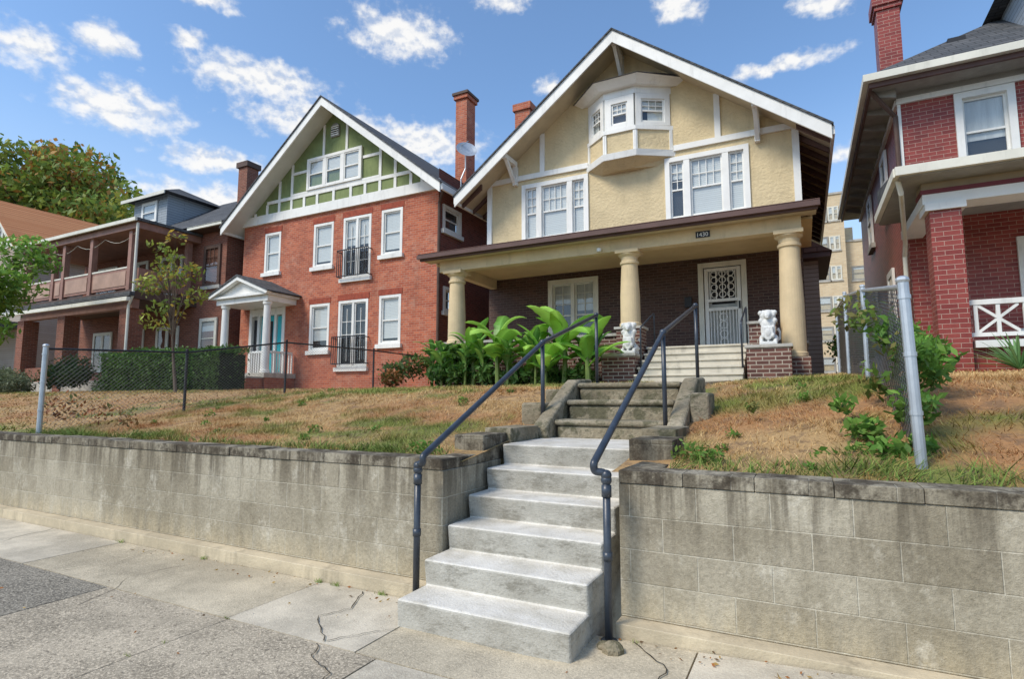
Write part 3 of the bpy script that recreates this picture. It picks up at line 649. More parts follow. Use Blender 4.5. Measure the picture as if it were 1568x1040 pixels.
# ================================================================== APARTMENT BUILDING
ap=O('apartment_building')
ap.box('wing',TANBRICK,-8,4.06,60,80,0,20.8); ap.box('wing',TANBRICK,4.062,12,61,80,0,16.3)
ap.box('parapet',STONE,-8.1,4.16,59.9,80.1,20.802,21.0); ap.box('parapet',STONE,4.2,12.1,60.9,80.1,16.302,16.5)
ap.box('penthouse',TANBRICK,3,5,64,67,16.5,18.5)
for fl in range(7):
    z=1.2+fl*2.85
    for i in range(5):
        x=-6.6+i*2.05
        if z+1.4<20.5: window(ap,FY(60),x+.0,x+1.1,z,z+1.35,trim=.09,fm=SOFFG,blind=.5 if (i+fl)%2 else .2,depth=-.045,proud=.07,sill=STONE)
    for x in(2.75,): 
        if z+1.4<20.5: window(ap,FY(60),x,x+.9,z,z+1.35,units=(1,1),trim=.07,fm=WHITE2,blind=[.5,.2],depth=-.045,proud=.07,sill=STONE)
    for x in(4.5,6.2,8.2): 
        if z+1.4<16: window(ap,FY(61),x,x+1.1,z,z+1.35,trim=.09,fm=SOFFG,blind=.5 if (fl)%2 else .2,depth=-.045,proud=.07,sill=STONE)
ap.build()

# ================================================================== TERRAIN
def hsh(ix,iy,s): 
    v=np.sin(ix*127.1+iy*311.7+s*74.7)*43758.5453; return v-np.floor(v)
def vn(x,y,s=0):
    ix=np.floor(x);iy=np.floor(y);fx_=x-ix;fy_=y-iy;fx_=fx_*fx_*(3-2*fx_);fy_=fy_*fy_*(3-2*fy_)
    a=hsh(ix,iy,s);b=hsh(ix+1,iy,s);c=hsh(ix,iy+1,s);d=hsh(ix+1,iy+1,s)
    return (a*(1-fx_)+b*fx_)*(1-fy_)+(c*(1-fx_)+d*fx_)*fy_
def fbm(x,y,s=0): return (vn(x,y,s)+.5*vn(x*2.1,y*2.1,s+1)+.25*vn(x*4.3,y*4.3,s+2)+.13*vn(x*8.7,y*8.7,s+3))/1.88
def zl(x,y):
    x=np.asarray(x,float);y=np.asarray(y,float)
    L=np.interp(y,[3.8,6,8,10.6,14,40],[1.13,1.45,1.75,1.85,1.95,2.0])
    Mm=np.interp(y,[3.8,5.5,7.15,11,40],[1.15,1.36,1.78,1.93,2.0])
    Rr=np.interp(y,[3.8,5.1,6,10,14,40],[1.15,1.55,1.80,2.0,2.05,2.05])
    w1=np.clip((x+9)/6.5,0,1); w2=np.clip((x+1.1)/1.6,0,1)
    z=np.where(x<-1.8,L*(1-w1)+Mm*w1,Mm*(1-w2)+Rr*w2)
    return z+(fbm(x*1.7,y*1.7,9)-.5)*.05*np.clip((20-y)/4,0,1)
def patch(x,y):
    g=fbm(x*.55+3,y*.8+1,21); g2=fbm(x*2.6,y*2.6,33)
    v=.5*g+.5*g2
    v=v+.11*np.clip((4.7-y)/.7,0,1)+.03*(y>9)
    return np.clip((v-.54)/.12,0,1)*.85      # 1=green
def lawncol(x,y,r1,r2):
    g=patch(x,y)[:,None]; r1=r1[:,None]; r2=r2[:,None]
    straw=(np.array([.52,.29,.105])*(1-r1)+np.array([.74,.54,.27])*r1)
    red=np.array([.44,.155,.055]); m=np.clip((fbm(x*1.1,y*1.1,55)-.42)/.15,0,1)[:,None]*.8*np.clip((8.5-y)/2.5,.25,1)[:,None]
    straw=straw*(1-m*r2)+red*m*r2
    green=(np.array([.12,.19,.03])*(1-r1)+np.array([.28,.36,.08])*r1)
    return straw*(1-g)+green*g
def npmesh(name,V,n,C,mat,parent=None):
    me=bpy.data.meshes.new(name); nv=len(V); nf=nv//n
    me.vertices.add(nv); me.vertices.foreach_set('co',V.astype(np.float32).ravel())
    me.loops.add(nv); me.loops.foreach_set('vertex_index',np.arange(nv,dtype=np.int32))
    me.polygons.add(nf); me.polygons.foreach_set('loop_start',(np.arange(nf)*n).astype(np.int32))
    try: me.polygons.foreach_set('loop_total',np.full(nf,n,dtype=np.int32))
    except Exception: pass
    me.update(calc_edges=True)
    a=me.color_attributes.new('Col','FLOAT_COLOR','POINT'); cc=np.ones((nv,4),np.float32); cc[:,:3]=C; a.data.foreach_set('color',cc.ravel())
    me.materials.append(mat); ob=bpy.data.objects.new(name,me); col.objects.link(ob)
    if parent: ob.parent=parent
    return ob
xs=np.concatenate([[-400,-200,-100,-70,-50,-40,-32,-28],np.arange(-120,51)*.2,[12,16,24,40,80,150,400]])
ys=np.concatenate([3.82+np.arange(0,56)*.2,[16,18,22,30,45,80,150,400,900]])
GX,GY=np.meshgrid(xs,ys); gx=GX.ravel();gy=GY.ravel(); gz=zl(gx,gy)
me=bpy.data.meshes.new('lawn'); nx=len(xs); fs=[]
for j in range(len(ys)-1):
    for i in range(nx-1):
        cx=(xs[i]+xs[i+1])/2; cy=(ys[j]+ys[j+1])/2
        if -2.4<cx<-1.2 and cy<6.2: continue
        fs.append((j*nx+i,j*nx+i+1,(j+1)*nx+i+1,(j+1)*nx+i))
me.from_pydata(list(zip(gx.tolist(),gy.tolist(),gz.tolist())),[],fs)
a=me.color_attributes.new('Col','FLOAT_COLOR','POINT'); cc=np.ones((len(gx),4),np.float32); cc[:,:3]=lawncol(gx,gy,np.full(len(gx),.35),np.full(len(gx),.6))*.72; a.data.foreach_set('color',cc.ravel())
m,nt,b=newmat('lawn_ground'); at=NN(nt,'ShaderNodeAttribute',attribute_name='Col'); p=pos(nt)
n2=noise(nt,p,35,3,.8); n3=noise(nt,p,6,4,.7)
c_=mixc(nt,ss(nt,n3,.46,.64,0,.65),at.outputs['Color'],(.17,.105,.06)); c_=mixc(nt,.6,c_,mixc(nt,n2,(.2,.2,.2),(1,1,1)),'OVERLAY')
nt.links.new(c_,b.inputs['Base Color']); b.inputs['Roughness'].default_value=1; bump(nt,b,n2,.9,.03)
me.materials.append(m); me.shade_smooth(); ob=bpy.data.objects.new('lawn',me); col.objects.link(ob)

def blades(n,x0,x1,y0,y1,h0,h1,w,green=None):
    x=rng.uniform(x0,x1,n); y=rng.uniform(y0,y1,n)
    keep=~((x>-2.66)&(x<-.92)&(y<6.4)) & ~((x>-2.3)&(x<-1.15)&(y<12)) & ~((y>11.7)&(x>-8.3)&(x<.2)) & ~((x>-1.25)&(x<-.85)&(y<4.6))&~((x>1.9)&(y>11))&~((x<-15.2)&(x>-19)&(y>12.3))
    keep&=rng.uniform(0,1,n)<np.clip(2.6*(fbm(x*3,y*3,91)-.22),.12,1)
    x=x[keep];y=y[keep]; n=len(x); z=zl(x,y)-.005
    g=patch(x,y); th=rng.uniform(0,2*np.pi,n); hh=rng.uniform(h0,h1,n)*(.8+.5*g)*(.5+1.*fbm(x*3,y*3,77)); ww=w*rng.uniform(.6,1.4,n)
    lx=fbm(x*2.5,y*2.5,101)-.5; ly=fbm(x*2.5,y*2.5,111)-.5
    lean=(rng.normal(0,.7,(n,2))+np.stack([lx,ly],1)*3)*hh[:,None]
    V=np.zeros((n,3,3)); dx=np.cos(th)*ww;dy=np.sin(th)*ww
    V[:,0]=np.stack([x-dx,y-dy,z],1);V[:,1]=np.stack([x+dx,y+dy,z],1);V[:,2]=np.stack([x+lean[:,0],y+lean[:,1],z+hh],1)
    C=lawncol(x,y,rng.uniform(0,1,n),rng.uniform(0,1,n))*rng.uniform(.7,1.3,(n,1))
    if green is not None: C=np.array(green)*rng.uniform(.6,1.4,(n,1))
    C=np.repeat(C[:,None,:],3,1); C[:,:2]*=.7
    return V.reshape(-1,3),C.reshape(-1,3)
parts=[blades(100000,-9.5,3,3.86,6.5,.02,.065,.0035),blades(42000,-9.5,3,6.5,9,.025,.065,.006),blades(22000,-10,4,9,12.5,.03,.07,.011),
       blades(26000,-24,-9.5,3.86,12.5,.03,.07,.011),blades(9000,3,8,4,12,.03,.07,.011),
       blades(5000,-9.5,3,3.86,4.1,.05,.12,.005,green=(.17,.24,.055))]
npmesh('grass',np.concatenate([p[0] for p in parts]),3,np.concatenate([p[1] for p in parts]),GRASSM)

def leafq(cent,size,cols,rngs=rng,flat=0.):
    n=len(cent); a=rngs.normal(size=(n,3)); 
    if flat: a[:,2]*=flat
    a/=np.linalg.norm(a,axis=1)[:,None]; b=np.cross(a,rngs.normal(size=(n,3))); b/=np.linalg.norm(b,axis=1)[:,None]
    s=(size*rngs.uniform(.6,1.4,n))[:,None]
    V=np.stack([cent-a*s,cent-b*s*.45,cent+a*s,cent+b*s*.45],1)
    C=np.repeat(cols[:,None,:],4,1)
    return V.reshape(-1,3),C.reshape(-1,3)
def clumps(cs,rs,n,size,pal,shade=.5,seed=1,shell=.55):
    r=np.random.default_rng(seed); cs=np.array(cs,float); rs=np.array(rs,float)
    pr=rs**2/np.sum(rs**2); k=r.choice(len(cs),n,p=pr)
    d=r.normal(size=(n,3)); d/=np.linalg.norm(d,axis=1)[:,None]; rad=rs[k]*(shell+(1-shell)*r.uniform(0,1,n)**.6)*r.uniform(.8,1.15,n)
    c=cs[k]+d*rad[:,None]*np.array([1,1,.8])
    pal=np.array(pal); w=r.integers(0,len(pal),n); kk=(hsh(k.astype(float),k*0.,3.)*len(pal)).astype(int)
    pc=np.where((r.uniform(0,1,n)<.6)[:,None],pal[kk],pal[w])
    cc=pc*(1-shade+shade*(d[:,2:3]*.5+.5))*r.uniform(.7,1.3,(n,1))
    return leafq(c,size,cc,r)
def tree(name,x,y,z0,h,crown,rad,nclump,nleaf,size,pal,seed=3,trunk=.3):
    r=random.Random(seed); o=O(name)
    base=Vector((x,y,z0)); cc=Vector(crown)
    fork=base.lerp(cc,.55)
    o.tube('trunk',BARK,[base,base.lerp(fork,.5)+Vector((r.uniform(-.05,.05)*h,0,0)),fork,cc],[trunk,trunk*.8,trunk*.65,trunk*.3],10)
    cs=[];rs=[]
    for i in range(nclump):
        d=Vector((r.gauss(0,1),r.gauss(0,1),r.gauss(0,1))).normalized()*r.uniform(.35,1.)
        e=cc+Vector((d.x*rad[0],d.y*rad[1],d.z*rad[2]))
        st=base.lerp(cc,r.uniform(.5,.95)); mid=st.lerp(e,.5)+Vector((0,0,.06*h))
        o.tube('limbs',BARK,[st,mid,e],[trunk*.35,trunk*.2,trunk*.05],6)
        cs.append(e); rs.append(min(rad)*r.uniform(.25,.45))
    emp=o.build()
    V,C=clumps(cs,rs,nleaf,size,pal,.55,seed)
    npmesh('foliage',V,4,C,LEAF,emp)
    return emp
AP=[(.20,.30,.05),(.28,.36,.06),(.24,.33,.06),(.50,.26,.06),(.16,.26,.05),(.34,.38,.07),(.22,.31,.05)]
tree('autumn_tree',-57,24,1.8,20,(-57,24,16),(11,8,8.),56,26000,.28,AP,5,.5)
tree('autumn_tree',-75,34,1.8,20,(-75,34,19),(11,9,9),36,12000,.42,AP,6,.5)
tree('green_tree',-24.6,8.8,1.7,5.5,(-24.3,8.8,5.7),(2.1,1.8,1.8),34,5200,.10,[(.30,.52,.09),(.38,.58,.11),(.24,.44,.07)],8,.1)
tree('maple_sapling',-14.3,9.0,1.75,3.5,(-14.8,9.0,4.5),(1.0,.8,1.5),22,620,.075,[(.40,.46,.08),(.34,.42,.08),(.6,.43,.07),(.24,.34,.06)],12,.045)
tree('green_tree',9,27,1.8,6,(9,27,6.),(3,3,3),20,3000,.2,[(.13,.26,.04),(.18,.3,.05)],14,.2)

def boxfol(name,x0,x1,y0,y1,z0,z1,n,size,pal,seed=1):
    r=np.random.default_rng(seed); 
    c=np.stack([r.uniform(x0,x1,n),r.uniform(y0,y1,n),r.uniform(z0,z1,n)],1)
    m=r.integers(0,3,n); c[m==0,2]=z1+r.normal(0,.05,(m==0).sum()); c[m==1,1]=y0+r.normal(0,.05,(m==1).sum())
    lump=(fbm(c[:,0]*1.5,c[:,2]*1.5,seed)-.5)*.4
    c[:,2]+=lump*(m==0)*.8; c[:,1]+=lump*(m==1)
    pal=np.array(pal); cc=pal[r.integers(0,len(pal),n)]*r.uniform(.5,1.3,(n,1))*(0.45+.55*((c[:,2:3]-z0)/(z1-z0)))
    V,C=leafq(c,size,cc,r)
    o=O(name); o.box('core',HCORE,x0+.12,x1-.12,y0+.12,y1-.12,z0,z1-.14); o.box('core_top',HCORE,x0+.3,x1-.3,y0+.3,y1-.3,z1-.139,z1-.1); emp=o.build()
    npmesh('foliage',V,4,C,LEAF,emp)
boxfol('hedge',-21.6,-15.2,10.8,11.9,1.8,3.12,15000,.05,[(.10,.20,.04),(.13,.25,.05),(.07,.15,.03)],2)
def bush(name,cs,rs,n,size,pal,seed):
    V,C=clumps(cs,rs,n,size,pal,.6,seed,.3); npmesh(name,V,4,C,LEAF)
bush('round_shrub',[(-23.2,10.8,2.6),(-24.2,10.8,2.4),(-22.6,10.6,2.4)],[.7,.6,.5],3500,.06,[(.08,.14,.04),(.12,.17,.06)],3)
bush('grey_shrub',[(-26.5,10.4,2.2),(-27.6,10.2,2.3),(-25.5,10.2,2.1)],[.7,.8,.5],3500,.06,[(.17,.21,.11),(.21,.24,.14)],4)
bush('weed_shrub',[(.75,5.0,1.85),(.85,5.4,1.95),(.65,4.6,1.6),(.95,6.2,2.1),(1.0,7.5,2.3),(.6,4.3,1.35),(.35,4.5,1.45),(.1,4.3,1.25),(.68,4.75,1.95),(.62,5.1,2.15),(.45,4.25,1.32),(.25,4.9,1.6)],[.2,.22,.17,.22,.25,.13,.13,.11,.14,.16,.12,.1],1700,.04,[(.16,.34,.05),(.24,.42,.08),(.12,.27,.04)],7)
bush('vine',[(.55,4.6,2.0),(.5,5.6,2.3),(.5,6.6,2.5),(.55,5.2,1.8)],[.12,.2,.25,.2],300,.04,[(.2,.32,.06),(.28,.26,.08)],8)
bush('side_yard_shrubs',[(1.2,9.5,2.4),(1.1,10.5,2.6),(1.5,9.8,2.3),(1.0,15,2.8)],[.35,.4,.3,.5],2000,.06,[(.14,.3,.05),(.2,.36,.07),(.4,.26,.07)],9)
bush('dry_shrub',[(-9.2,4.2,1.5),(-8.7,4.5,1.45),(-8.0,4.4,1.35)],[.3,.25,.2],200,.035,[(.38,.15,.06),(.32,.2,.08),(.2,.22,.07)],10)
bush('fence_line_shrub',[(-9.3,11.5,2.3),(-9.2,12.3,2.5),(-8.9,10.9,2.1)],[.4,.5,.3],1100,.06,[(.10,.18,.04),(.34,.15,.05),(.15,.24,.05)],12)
gc=[(-2.85,4.0,1.2),(-3.0,4.05,1.2),(-.75,4.2,1.25),(-.6,4.1,1.25),(-4.9,4.7,1.3),(-3.6,4.0,1.2),(.3,4.3,1.3),(-6.2,4.4,1.2),(-7.1,4.9,1.3),(-.4,5.2,1.58),(-3.6,6.2,1.5)]
gr=[.12,.1,.14,.10,.08,.08,.1,.08,.07,.07,.07]
for i in range(26):
    x_=R.uniform(-8.8,1.6); y_=R.uniform(4.0,8.5)
    if -2.9<x_<-.7: continue
    gc.append((x_,y_,float(zl(x_,y_))+.02)); gr.append(R.uniform(.04,.09))
bush('ground_cover',gc,gr,2300,.022,[(.16,.30,.05),(.22,.35,.07),(.30,.30,.09)],13)

def bigleaf(Vs,Cs,base,az,el,L,Wd,droop,colr,seed):
    r=random.Random(seed); n=10; p=Vector(base); e=el; prev=None
    tw=r.uniform(-.3,.3)
    for i in range(n+1):
        t=i/n; w=Wd*math.sin(math.pi*min(1,(t*.93+.06)))**.6*(1 if t<.95 else .4)
        d=Vector((math.cos(az)*math.cos(e),math.sin(az)*math.cos(e),math.sin(e)))
        side=Vector((-math.sin(az),math.cos(az),tw)).normalized(); nrm=side.cross(d)
        jag=1+r.uniform(-.2,.05)
        cur=(p.copy(),p+side*w*jag+nrm*w*.25,p-side*w*jag+nrm*w*.25)
        if prev is not None:
            for (a0,a1) in((0,1),(0,2)):
                Vs+= [prev[a0],prev[a1],cur[a1],cur[a0]]
                k_=r.uniform(.75,1.2); cA=[c*k_ for c in colr]; rib=[min(1,c*1.6+.03) for c in colr]
                Cs+= [rib,cA,cA,rib]
        prev=cur; p=p+d*(L/n); e-=droop/n*(.4+1.2*t)
def banana(name,x,y,h,nl,seed,L=1.,Wd=.17,pal=((.21,.42,.05),(.30,.52,.08),(.13,.30,.04)),stem=.06):
    r=random.Random(seed); o=O(name); z0=float(zl(x,y)); Vs=[];Cs=[]
    o.tube('stem',STEM,[(x,y,z0),(x+r.uniform(-.05,.05),y,z0+h)],[stem,stem*.6],8)
    for i in range(nl):
        az=i*2.4+r.uniform(-.3,.3); t=.45+.55*i/nl
        bigleaf(Vs,Cs,(x,y,z0+h*t),az,r.uniform(.6,1.35),L*r.uniform(.75,1.15),Wd*r.uniform(.8,1.2),r.uniform(1.2,2.2),r.choice(pal),seed*50+i)
    emp=o.build(); npmesh('leaves',np.array([tuple(v) for v in Vs]),4,np.array(Cs),BANM,emp)
banana('banana_plant',-5.95,10.9,1.15,9,1,1.1,.2); banana('banana_plant',-4.35,10.8,1.2,10,2,1.15,.2); banana('banana_plant',-3.8,10.7,.85,7,3,1.05,.19); banana('banana_plant',-5.2,11.1,.85,7,4,.95,.19)
banana('banana_plant',-6.7,11.1,1.05,7,9,1.0,.18); banana('banana_plant',-4.7,10.6,.6,6,10,.9,.18); banana('banana_plant',-7.4,11.2,.8,6,19,.8,.15)
dk=((.09,.21,.04),(.12,.27,.05),(.06,.15,.03),(.18,.33,.06))
for i,(x,y) in enumerate([(-7.9,11.2),(-7.5,11.0),(-7.1,11.3),(-6.8,10.9),(-6.4,11.0),(-5.6,10.7),(-5.0,10.8),(-4.7,11.2),(-7.7,11.5),(-4.0,11.1),(-6.0,11.4),(-3.9,11.5)]):
    banana('canna_plant',x,y,.95,13,20+i,.5,.085,dk,.03)
bush('flower_bed_shrubs',[(-7.6,11.1,2.2),(-7.0,11.0,2.2),(-6.3,11.1,2.15),(-5.5,11.0,2.1),(-4.8,11.1,2.1),(-4.1,11.0,2.1),(-7.3,11.3,2.7),(-6.7,11.3,2.6)],[.35]*8,3000,.07,[(.07,.17,.03),(.11,.23,.05),(.17,.3,.06)],15)
def yucca(x,y,n,L,seed):
    Vs=[];Cs=[];r=random.Random(seed); z0=float(zl(x,y))
    for i in range(n): bigleaf(Vs,Cs,(x,y,z0+.05),r.uniform(0,6.28),r.uniform(.3,1.4),L*r.uniform(.7,1.1),.022,r.uniform(.1,.9),(.14,.27,.09),seed+i)
    npmesh('yucca_plant',np.array([tuple(v) for v in Vs]),4,np.array(Cs),BANM)
yucca(2.75,10.5,70,.6,300); yucca(3.4,10.5,50,.5,400)

# ================================================================== RETAINING WALLS
def rwall(name,x0,x1,ret):
    o=O(name)
    o.box('blocks',BLOCK,x0,x1,3.59,3.8,.3,1.11)
    o.box('footing',FOOT,x0,x1,3.46,3.86,-.1,.298)
    x=x0
    while x<x1-.01:
        xe=min(x+.4,x1); j=R.uniform(-.004,.004)
        if x>-14 and x<8: o.box('cap',BLOCKCAP,x+.0015,xe-.0015,3.58+j,3.83,1.112,1.19+j)
        x+=.4
    if x0<-14: o.box('cap',BLOCKCAP,x0,-14.2,3.578,3.83,1.112,1.19)
    if x1>8.2: o.box('cap',BLOCKCAP,8.2,x1,3.578,3.83,1.112,1.19)
    if ret<0:
        o.box('return_wall',BLOCK,x1-.2,x1-.002,3.802,4.5,.3,1.11); o.box('return_cap',BLOCKCAP,x1-.22,x1+.0,3.832,4.19,1.112,1.189); o.box('cheek_block',BLOCKCAP,x1-.3,x1-.01,4.2,4.62,1.11,1.335)
        o.box('stair_kerb',OLDCON,x1-.24,x1+.028,4.625,5.24,.9,1.375)
    else:
        o.box('return_wall',BLOCK,x0+.002,x0+.2,3.802,4.5,.3,1.11); o.box('return_cap',BLOCKCAP,x0,x0+.22,3.832,4.19,1.112,1.189); o.box('cheek_block',BLOCKCAP,x0-.1,x0+.22,4.2,4.62,1.11,1.345)
        o.box('stair_kerb',OLDCON,x0-.115,x0+.16,4.625,5.24,.9,1.40)
    o.build(bevel=.005)
rwall('concrete_block_retaining_wall',-40.42,-2.42,-1); rwall('concrete_block_retaining_wall',-1.08,20.92,1)
# ================================================================== STEPS
st=O('concrete_steps')
r_=.176; t_=.286; yb=3.04; z=.19; pts=[(yb,.0)]
for i in range(6):
    y0=yb+i*t_; z1=z+r_*(i+1)
    pts.append((y0+.012,z1-r_+.012)) if i>0 else None
    pts.append((y0-.012,z1))
    pts.append((yb+(i+1)*t_+.012 if i<5 else 5.44,z1+.002))
pts.append((5.44,.0))
q=[pts[0]]
for p_ in pts[1:]:
    if abs(p_[0]-q[-1][0])+abs(p_[1]-q[-1][1])>.02: q.append(p_)
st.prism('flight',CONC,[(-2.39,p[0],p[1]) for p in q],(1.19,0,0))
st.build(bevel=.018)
us=O('upper_stone_steps')
for i,(y0,y1,z1) in enumerate([(5.44,5.78,1.43),(5.782,6.12,1.63),(6.122,6.6,1.82)]):
    us.box('step',OLDCON,-2.28,-1.17,y0,y1,1.1,z1-.06); us.box('tread',OLDCON,-2.3,-1.15,y0-.03,y1+.02,z1-.058,z1)
for x in(-2.47,-1.14):
    us.prism('cheek_stones',OLDCON,[(x,5.25,1.0),(x,5.25,1.36),(x,5.33,1.42),(x,6.05,1.80),(x,6.2,1.86),(x,6.66,1.88),(x,6.7,1.)],(.16,0,0))
us.box('cheek_stones',OLDCON,-2.72,-2.475,5.5,5.95,1.2,1.60); us.box('cheek_stones',OLDCON,-2.66,-2.475,6.0,6.3,1.2,1.75); us.box('cheek_stones',OLDCON,-.975,-.8,5.6,6.0,1.2,1.70)
us.build(bevel=.03)
pa=O('garden_path'); 
for j in range(5):
    y0=6.61+j*.86; za=1.815+.03*j
    pa.box8('slab',S_OLD,[(-2.3,y0,1.5),(-1.16,y0,1.5),(-1.16,y0+.85,1.5),(-2.3,y0+.85,1.5),(-2.3,y0,za),(-1.16,y0,za),(-1.16,y0+.85,za+.028),(-2.3,y0+.85,za+.028)])
pa.build()
ps=O('porch_steps'); 
CSTEP=generic('painted_porch_step',(.60,.55,.44),.8,.15,3,40,.3,.006,grime=.5)
for i in range(5):
    z1=1.95+.155*(i+1); y0=10.95+i*.27; ps.box('step',CSTEP,-2.93,-.97,y0,y0+.268,1.7,z1-.04); ps.box('tread',CSTEP,-2.945,-.955,y0-.03,y0+.266,z1-.039,z1)
ps.build(bevel=.006)
for x0,x1 in((-3.68,-3.0),(-.91,-.17)):
    q=O('brick_pedestal'); zt=2.55 if x0<-2 else 2.62
    q.box('brickwork',PEDBRICK,x0,x1,11.2,11.74,1.75,zt-.06); q.box('capstone',STONE,x0-.03,x1+.03,11.17,11.745,zt-.058,zt); q.build(bevel=.006)

def lion(x,y,z):
    o=O('lion_statue'); S=lambda c,r,rot=0.: o.sphere('lion',STATUE,(x+c[0],y+c[1],z+c[2]),r,14,10,rot)
    o.box('lion',STATUE,x-.15,x+.15,y-.16,y+.2,z,z+.06)
    S((0,.10,.17),(.12,.15,.13)); S((0,.04,.28),(.105,.10,.17),.25); S((0,-.01,.40),(.13,.10,.13)); S((0,.0,.54),(.14,.10,.125))
    S((0,-.06,.56),(.085,.08,.085)); S((0,-.13,.53),(.05,.05,.04)); S((0,-.15,.495),(.035,.035,.02))
    for s in(-1,1):
        S((s*.075,-.02,.64),(.02,.018,.018)); S((s*.035,-.125,.575),(.016,.016,.014))
        S((s*.11,.08,.12),(.06,.13,.08)); S((s*.12,-.06,.085),(.045,.085,.035)); S((s*.09,-.06,.27),(.035,.045,.13)); S((s*.08,-.12,.17),(.035,.04,.05))
        for kk in range(6): S((s*(.06+.03*(kk%3)),-.03,.35+.05*kk),(.045,.05,.05))
    sh=[(-.085,.33),(.085,.33),(.09,.2),(.05,.11),(0,.07),(-.05,.11),(-.09,.2)]
    o.prism('lion',STATUE,[(x+a,y-.15,z+b) for a,b in sh],(0,.05,0)); S((0,-.15,.22),(.05,.02,.07))
    o.tube('lion',STATUE,[(x+.1,y+.2,z+.1),(x+.18,y+.2,z+.12),(x+.19,y+.17,z+.25),(x+.15,y+.15,z+.32)],[.025,.022,.02,.035],8)
    o.build(remesh=.011)
lion(-3.16,11.45,2.552); lion(-.54,11.45,2.622)

# ================================================================== HANDRAILS
def arc(pts,r=.07,n=5):
    P=[Vector(p) for p in pts]; out=[P[0]]
    for i in range(1,len(P)-1):
        a=(P[i-1]-P[i]);b=(P[i+1]-P[i]); rr=min(r,a.length*.45,b.length*.45); s=P[i]+a.normalized()*rr; e=P[i]+b.normalized()*rr
        for k in range(n+1):
            t=k/n; out.append(s*(1-t)**2+P[i]*2*t*(1-t)+e*t*t)
    out.append(P[-1]); return out
def rail(xp,xr,yz):
    o=O('pipe_handrail')
    (y0,zb,zt),(y1,z1),(y2,z2)=yz
    o.tube('front_post',PIPE,[(xp,y0,zb),(xp,y0,zt)],.024,12)
    o.tube('rail',PIPE,arc([(xp,y0,zt-.02),(xp,y0,zt+.045),(xr,y0-.02,zt+.05),(xr,y0-.03,zt+.10),(xr,y1,z1),(xr,y2,z2)],.045),.024,12)
    o.tube('mid_post',PIPE,[(xr,y1,z1),(xr,y1,z1-.95)],.022,12); o.tube('end_post',PIPE,[(xr,y2-.02,z2),(xr,y2-.02,z2-.95)],.022,12)
    for p_ in((xp,y0,zt),(xp,y0,zt+.03),(xr,y1,z1),(xr,y2-.02,z2)): o.sphere('fittings',PIPE,p_,(.034,.034,.034),12,8)
    o.tube('fittings',PIPE,[(xp,y0,zt-.10),(xp,y0,zt-.03)],.031,12)
    o.tube('fittings',PIPE,[(xp,y0,(zb+zt)/2),(xp,y0,(zb+zt)/2+.05)],.030,12)
    for xx,yy,zz in((xp,y0,zb),(xr,y1,z1-.95),(xr,y2-.02,z2-.95)): o.tube('base_flanges',PIPE,[(xx,yy,zz),(xx,yy,zz+.02)],.05,12)
    o.build(smooth=True)
rail(-2.52,-2.46,((3.41,.2,1.13),(5.5,2.24),(7.3,2.77)))
rail(-1.1,-1.17,((3.40,.2,1.15),(5.42,2.27),(7.35,2.81)))
for x in(-2.85,-.98):
    o=O('porch_handrail'); o.tube('rail',PIPE,arc([(x,11.15,2.2),(x,11.15,3.05),(x,12.35,3.5),(x,12.35,2.75)],.06),.018,8); o.build(smooth=True)

# ================================================================== FENCES
def fence(name,x,ysz,first_r,postm,gauge=.0022,sp=.07,leanx=0.):
    o=O(name)
    for i,(y,zt) in enumerate(ysz):
        r=first_r if i==0 else .022
        m=GALV if i==0 else postm
        zb_=float(zl(x,y))-.05
        lx=leanx if i==0 else 0
        o.tube('posts',m,[(x+lx,y,zb_),(x,y,zt)],r,12); o.sphere('post_caps',m,(x,y,zt),(r*1.25,r*1.25,r*.9),10,6)
        if i==0:
            for q in(.3,.6,.9): o.tube('post_bands',m,[(x+lx*(1-q),y,zb_+(zt-zb_)*q),(x+lx*(1-q),y,zb_+(zt-zb_)*q+.025)],r*1.15,12)
    o.tube('top_rail',postm,[(x,y,zt-.04) for y,zt in ysz],.016,8)
    Y=[p[0] for p in ysz];ZT=[p[1]-.05 for p in ysz]
    y0,y1=Y[0],Y[-1]; H=1.25
    n=int((y1-y0+H)/sp)
    for sgn in(1,-1):
        for i in range(n):
            ys0=y0-H+i*sp if sgn>0 else y0+i*sp
            a=[]
            for t in(0,.125,.25,.375,.5,.625,.75,.875,1):
                a.append((ys0+t*H*sgn,t))
            a=[q for q in a if y0<=q[0]<=y1]
            if len(a)<2: continue
            pts=[]
            for yy,t in a:
                zt=np.interp(yy,Y,ZT); zb0=float(zl(x,yy))+.03; pts.append((x+.02+.004*sgn,yy,zb0+(zt-zb0)*t))
            o.tube('mesh',WIRE,pts,gauge,3,False)
    o.build()
fence('chain_link_fence',-9.2,[(3.95,2.36),(5.95,2.45),(8.0,2.80),(10.6,2.83),(13.0,2.8)],.033,IRON,.0018)
fence('chain_link_fence',.56,[(4.08,2.36),(6.5,2.75),(9.0,3.1),(11.2,3.2)],.031,GALV,.0022,.07,.03)
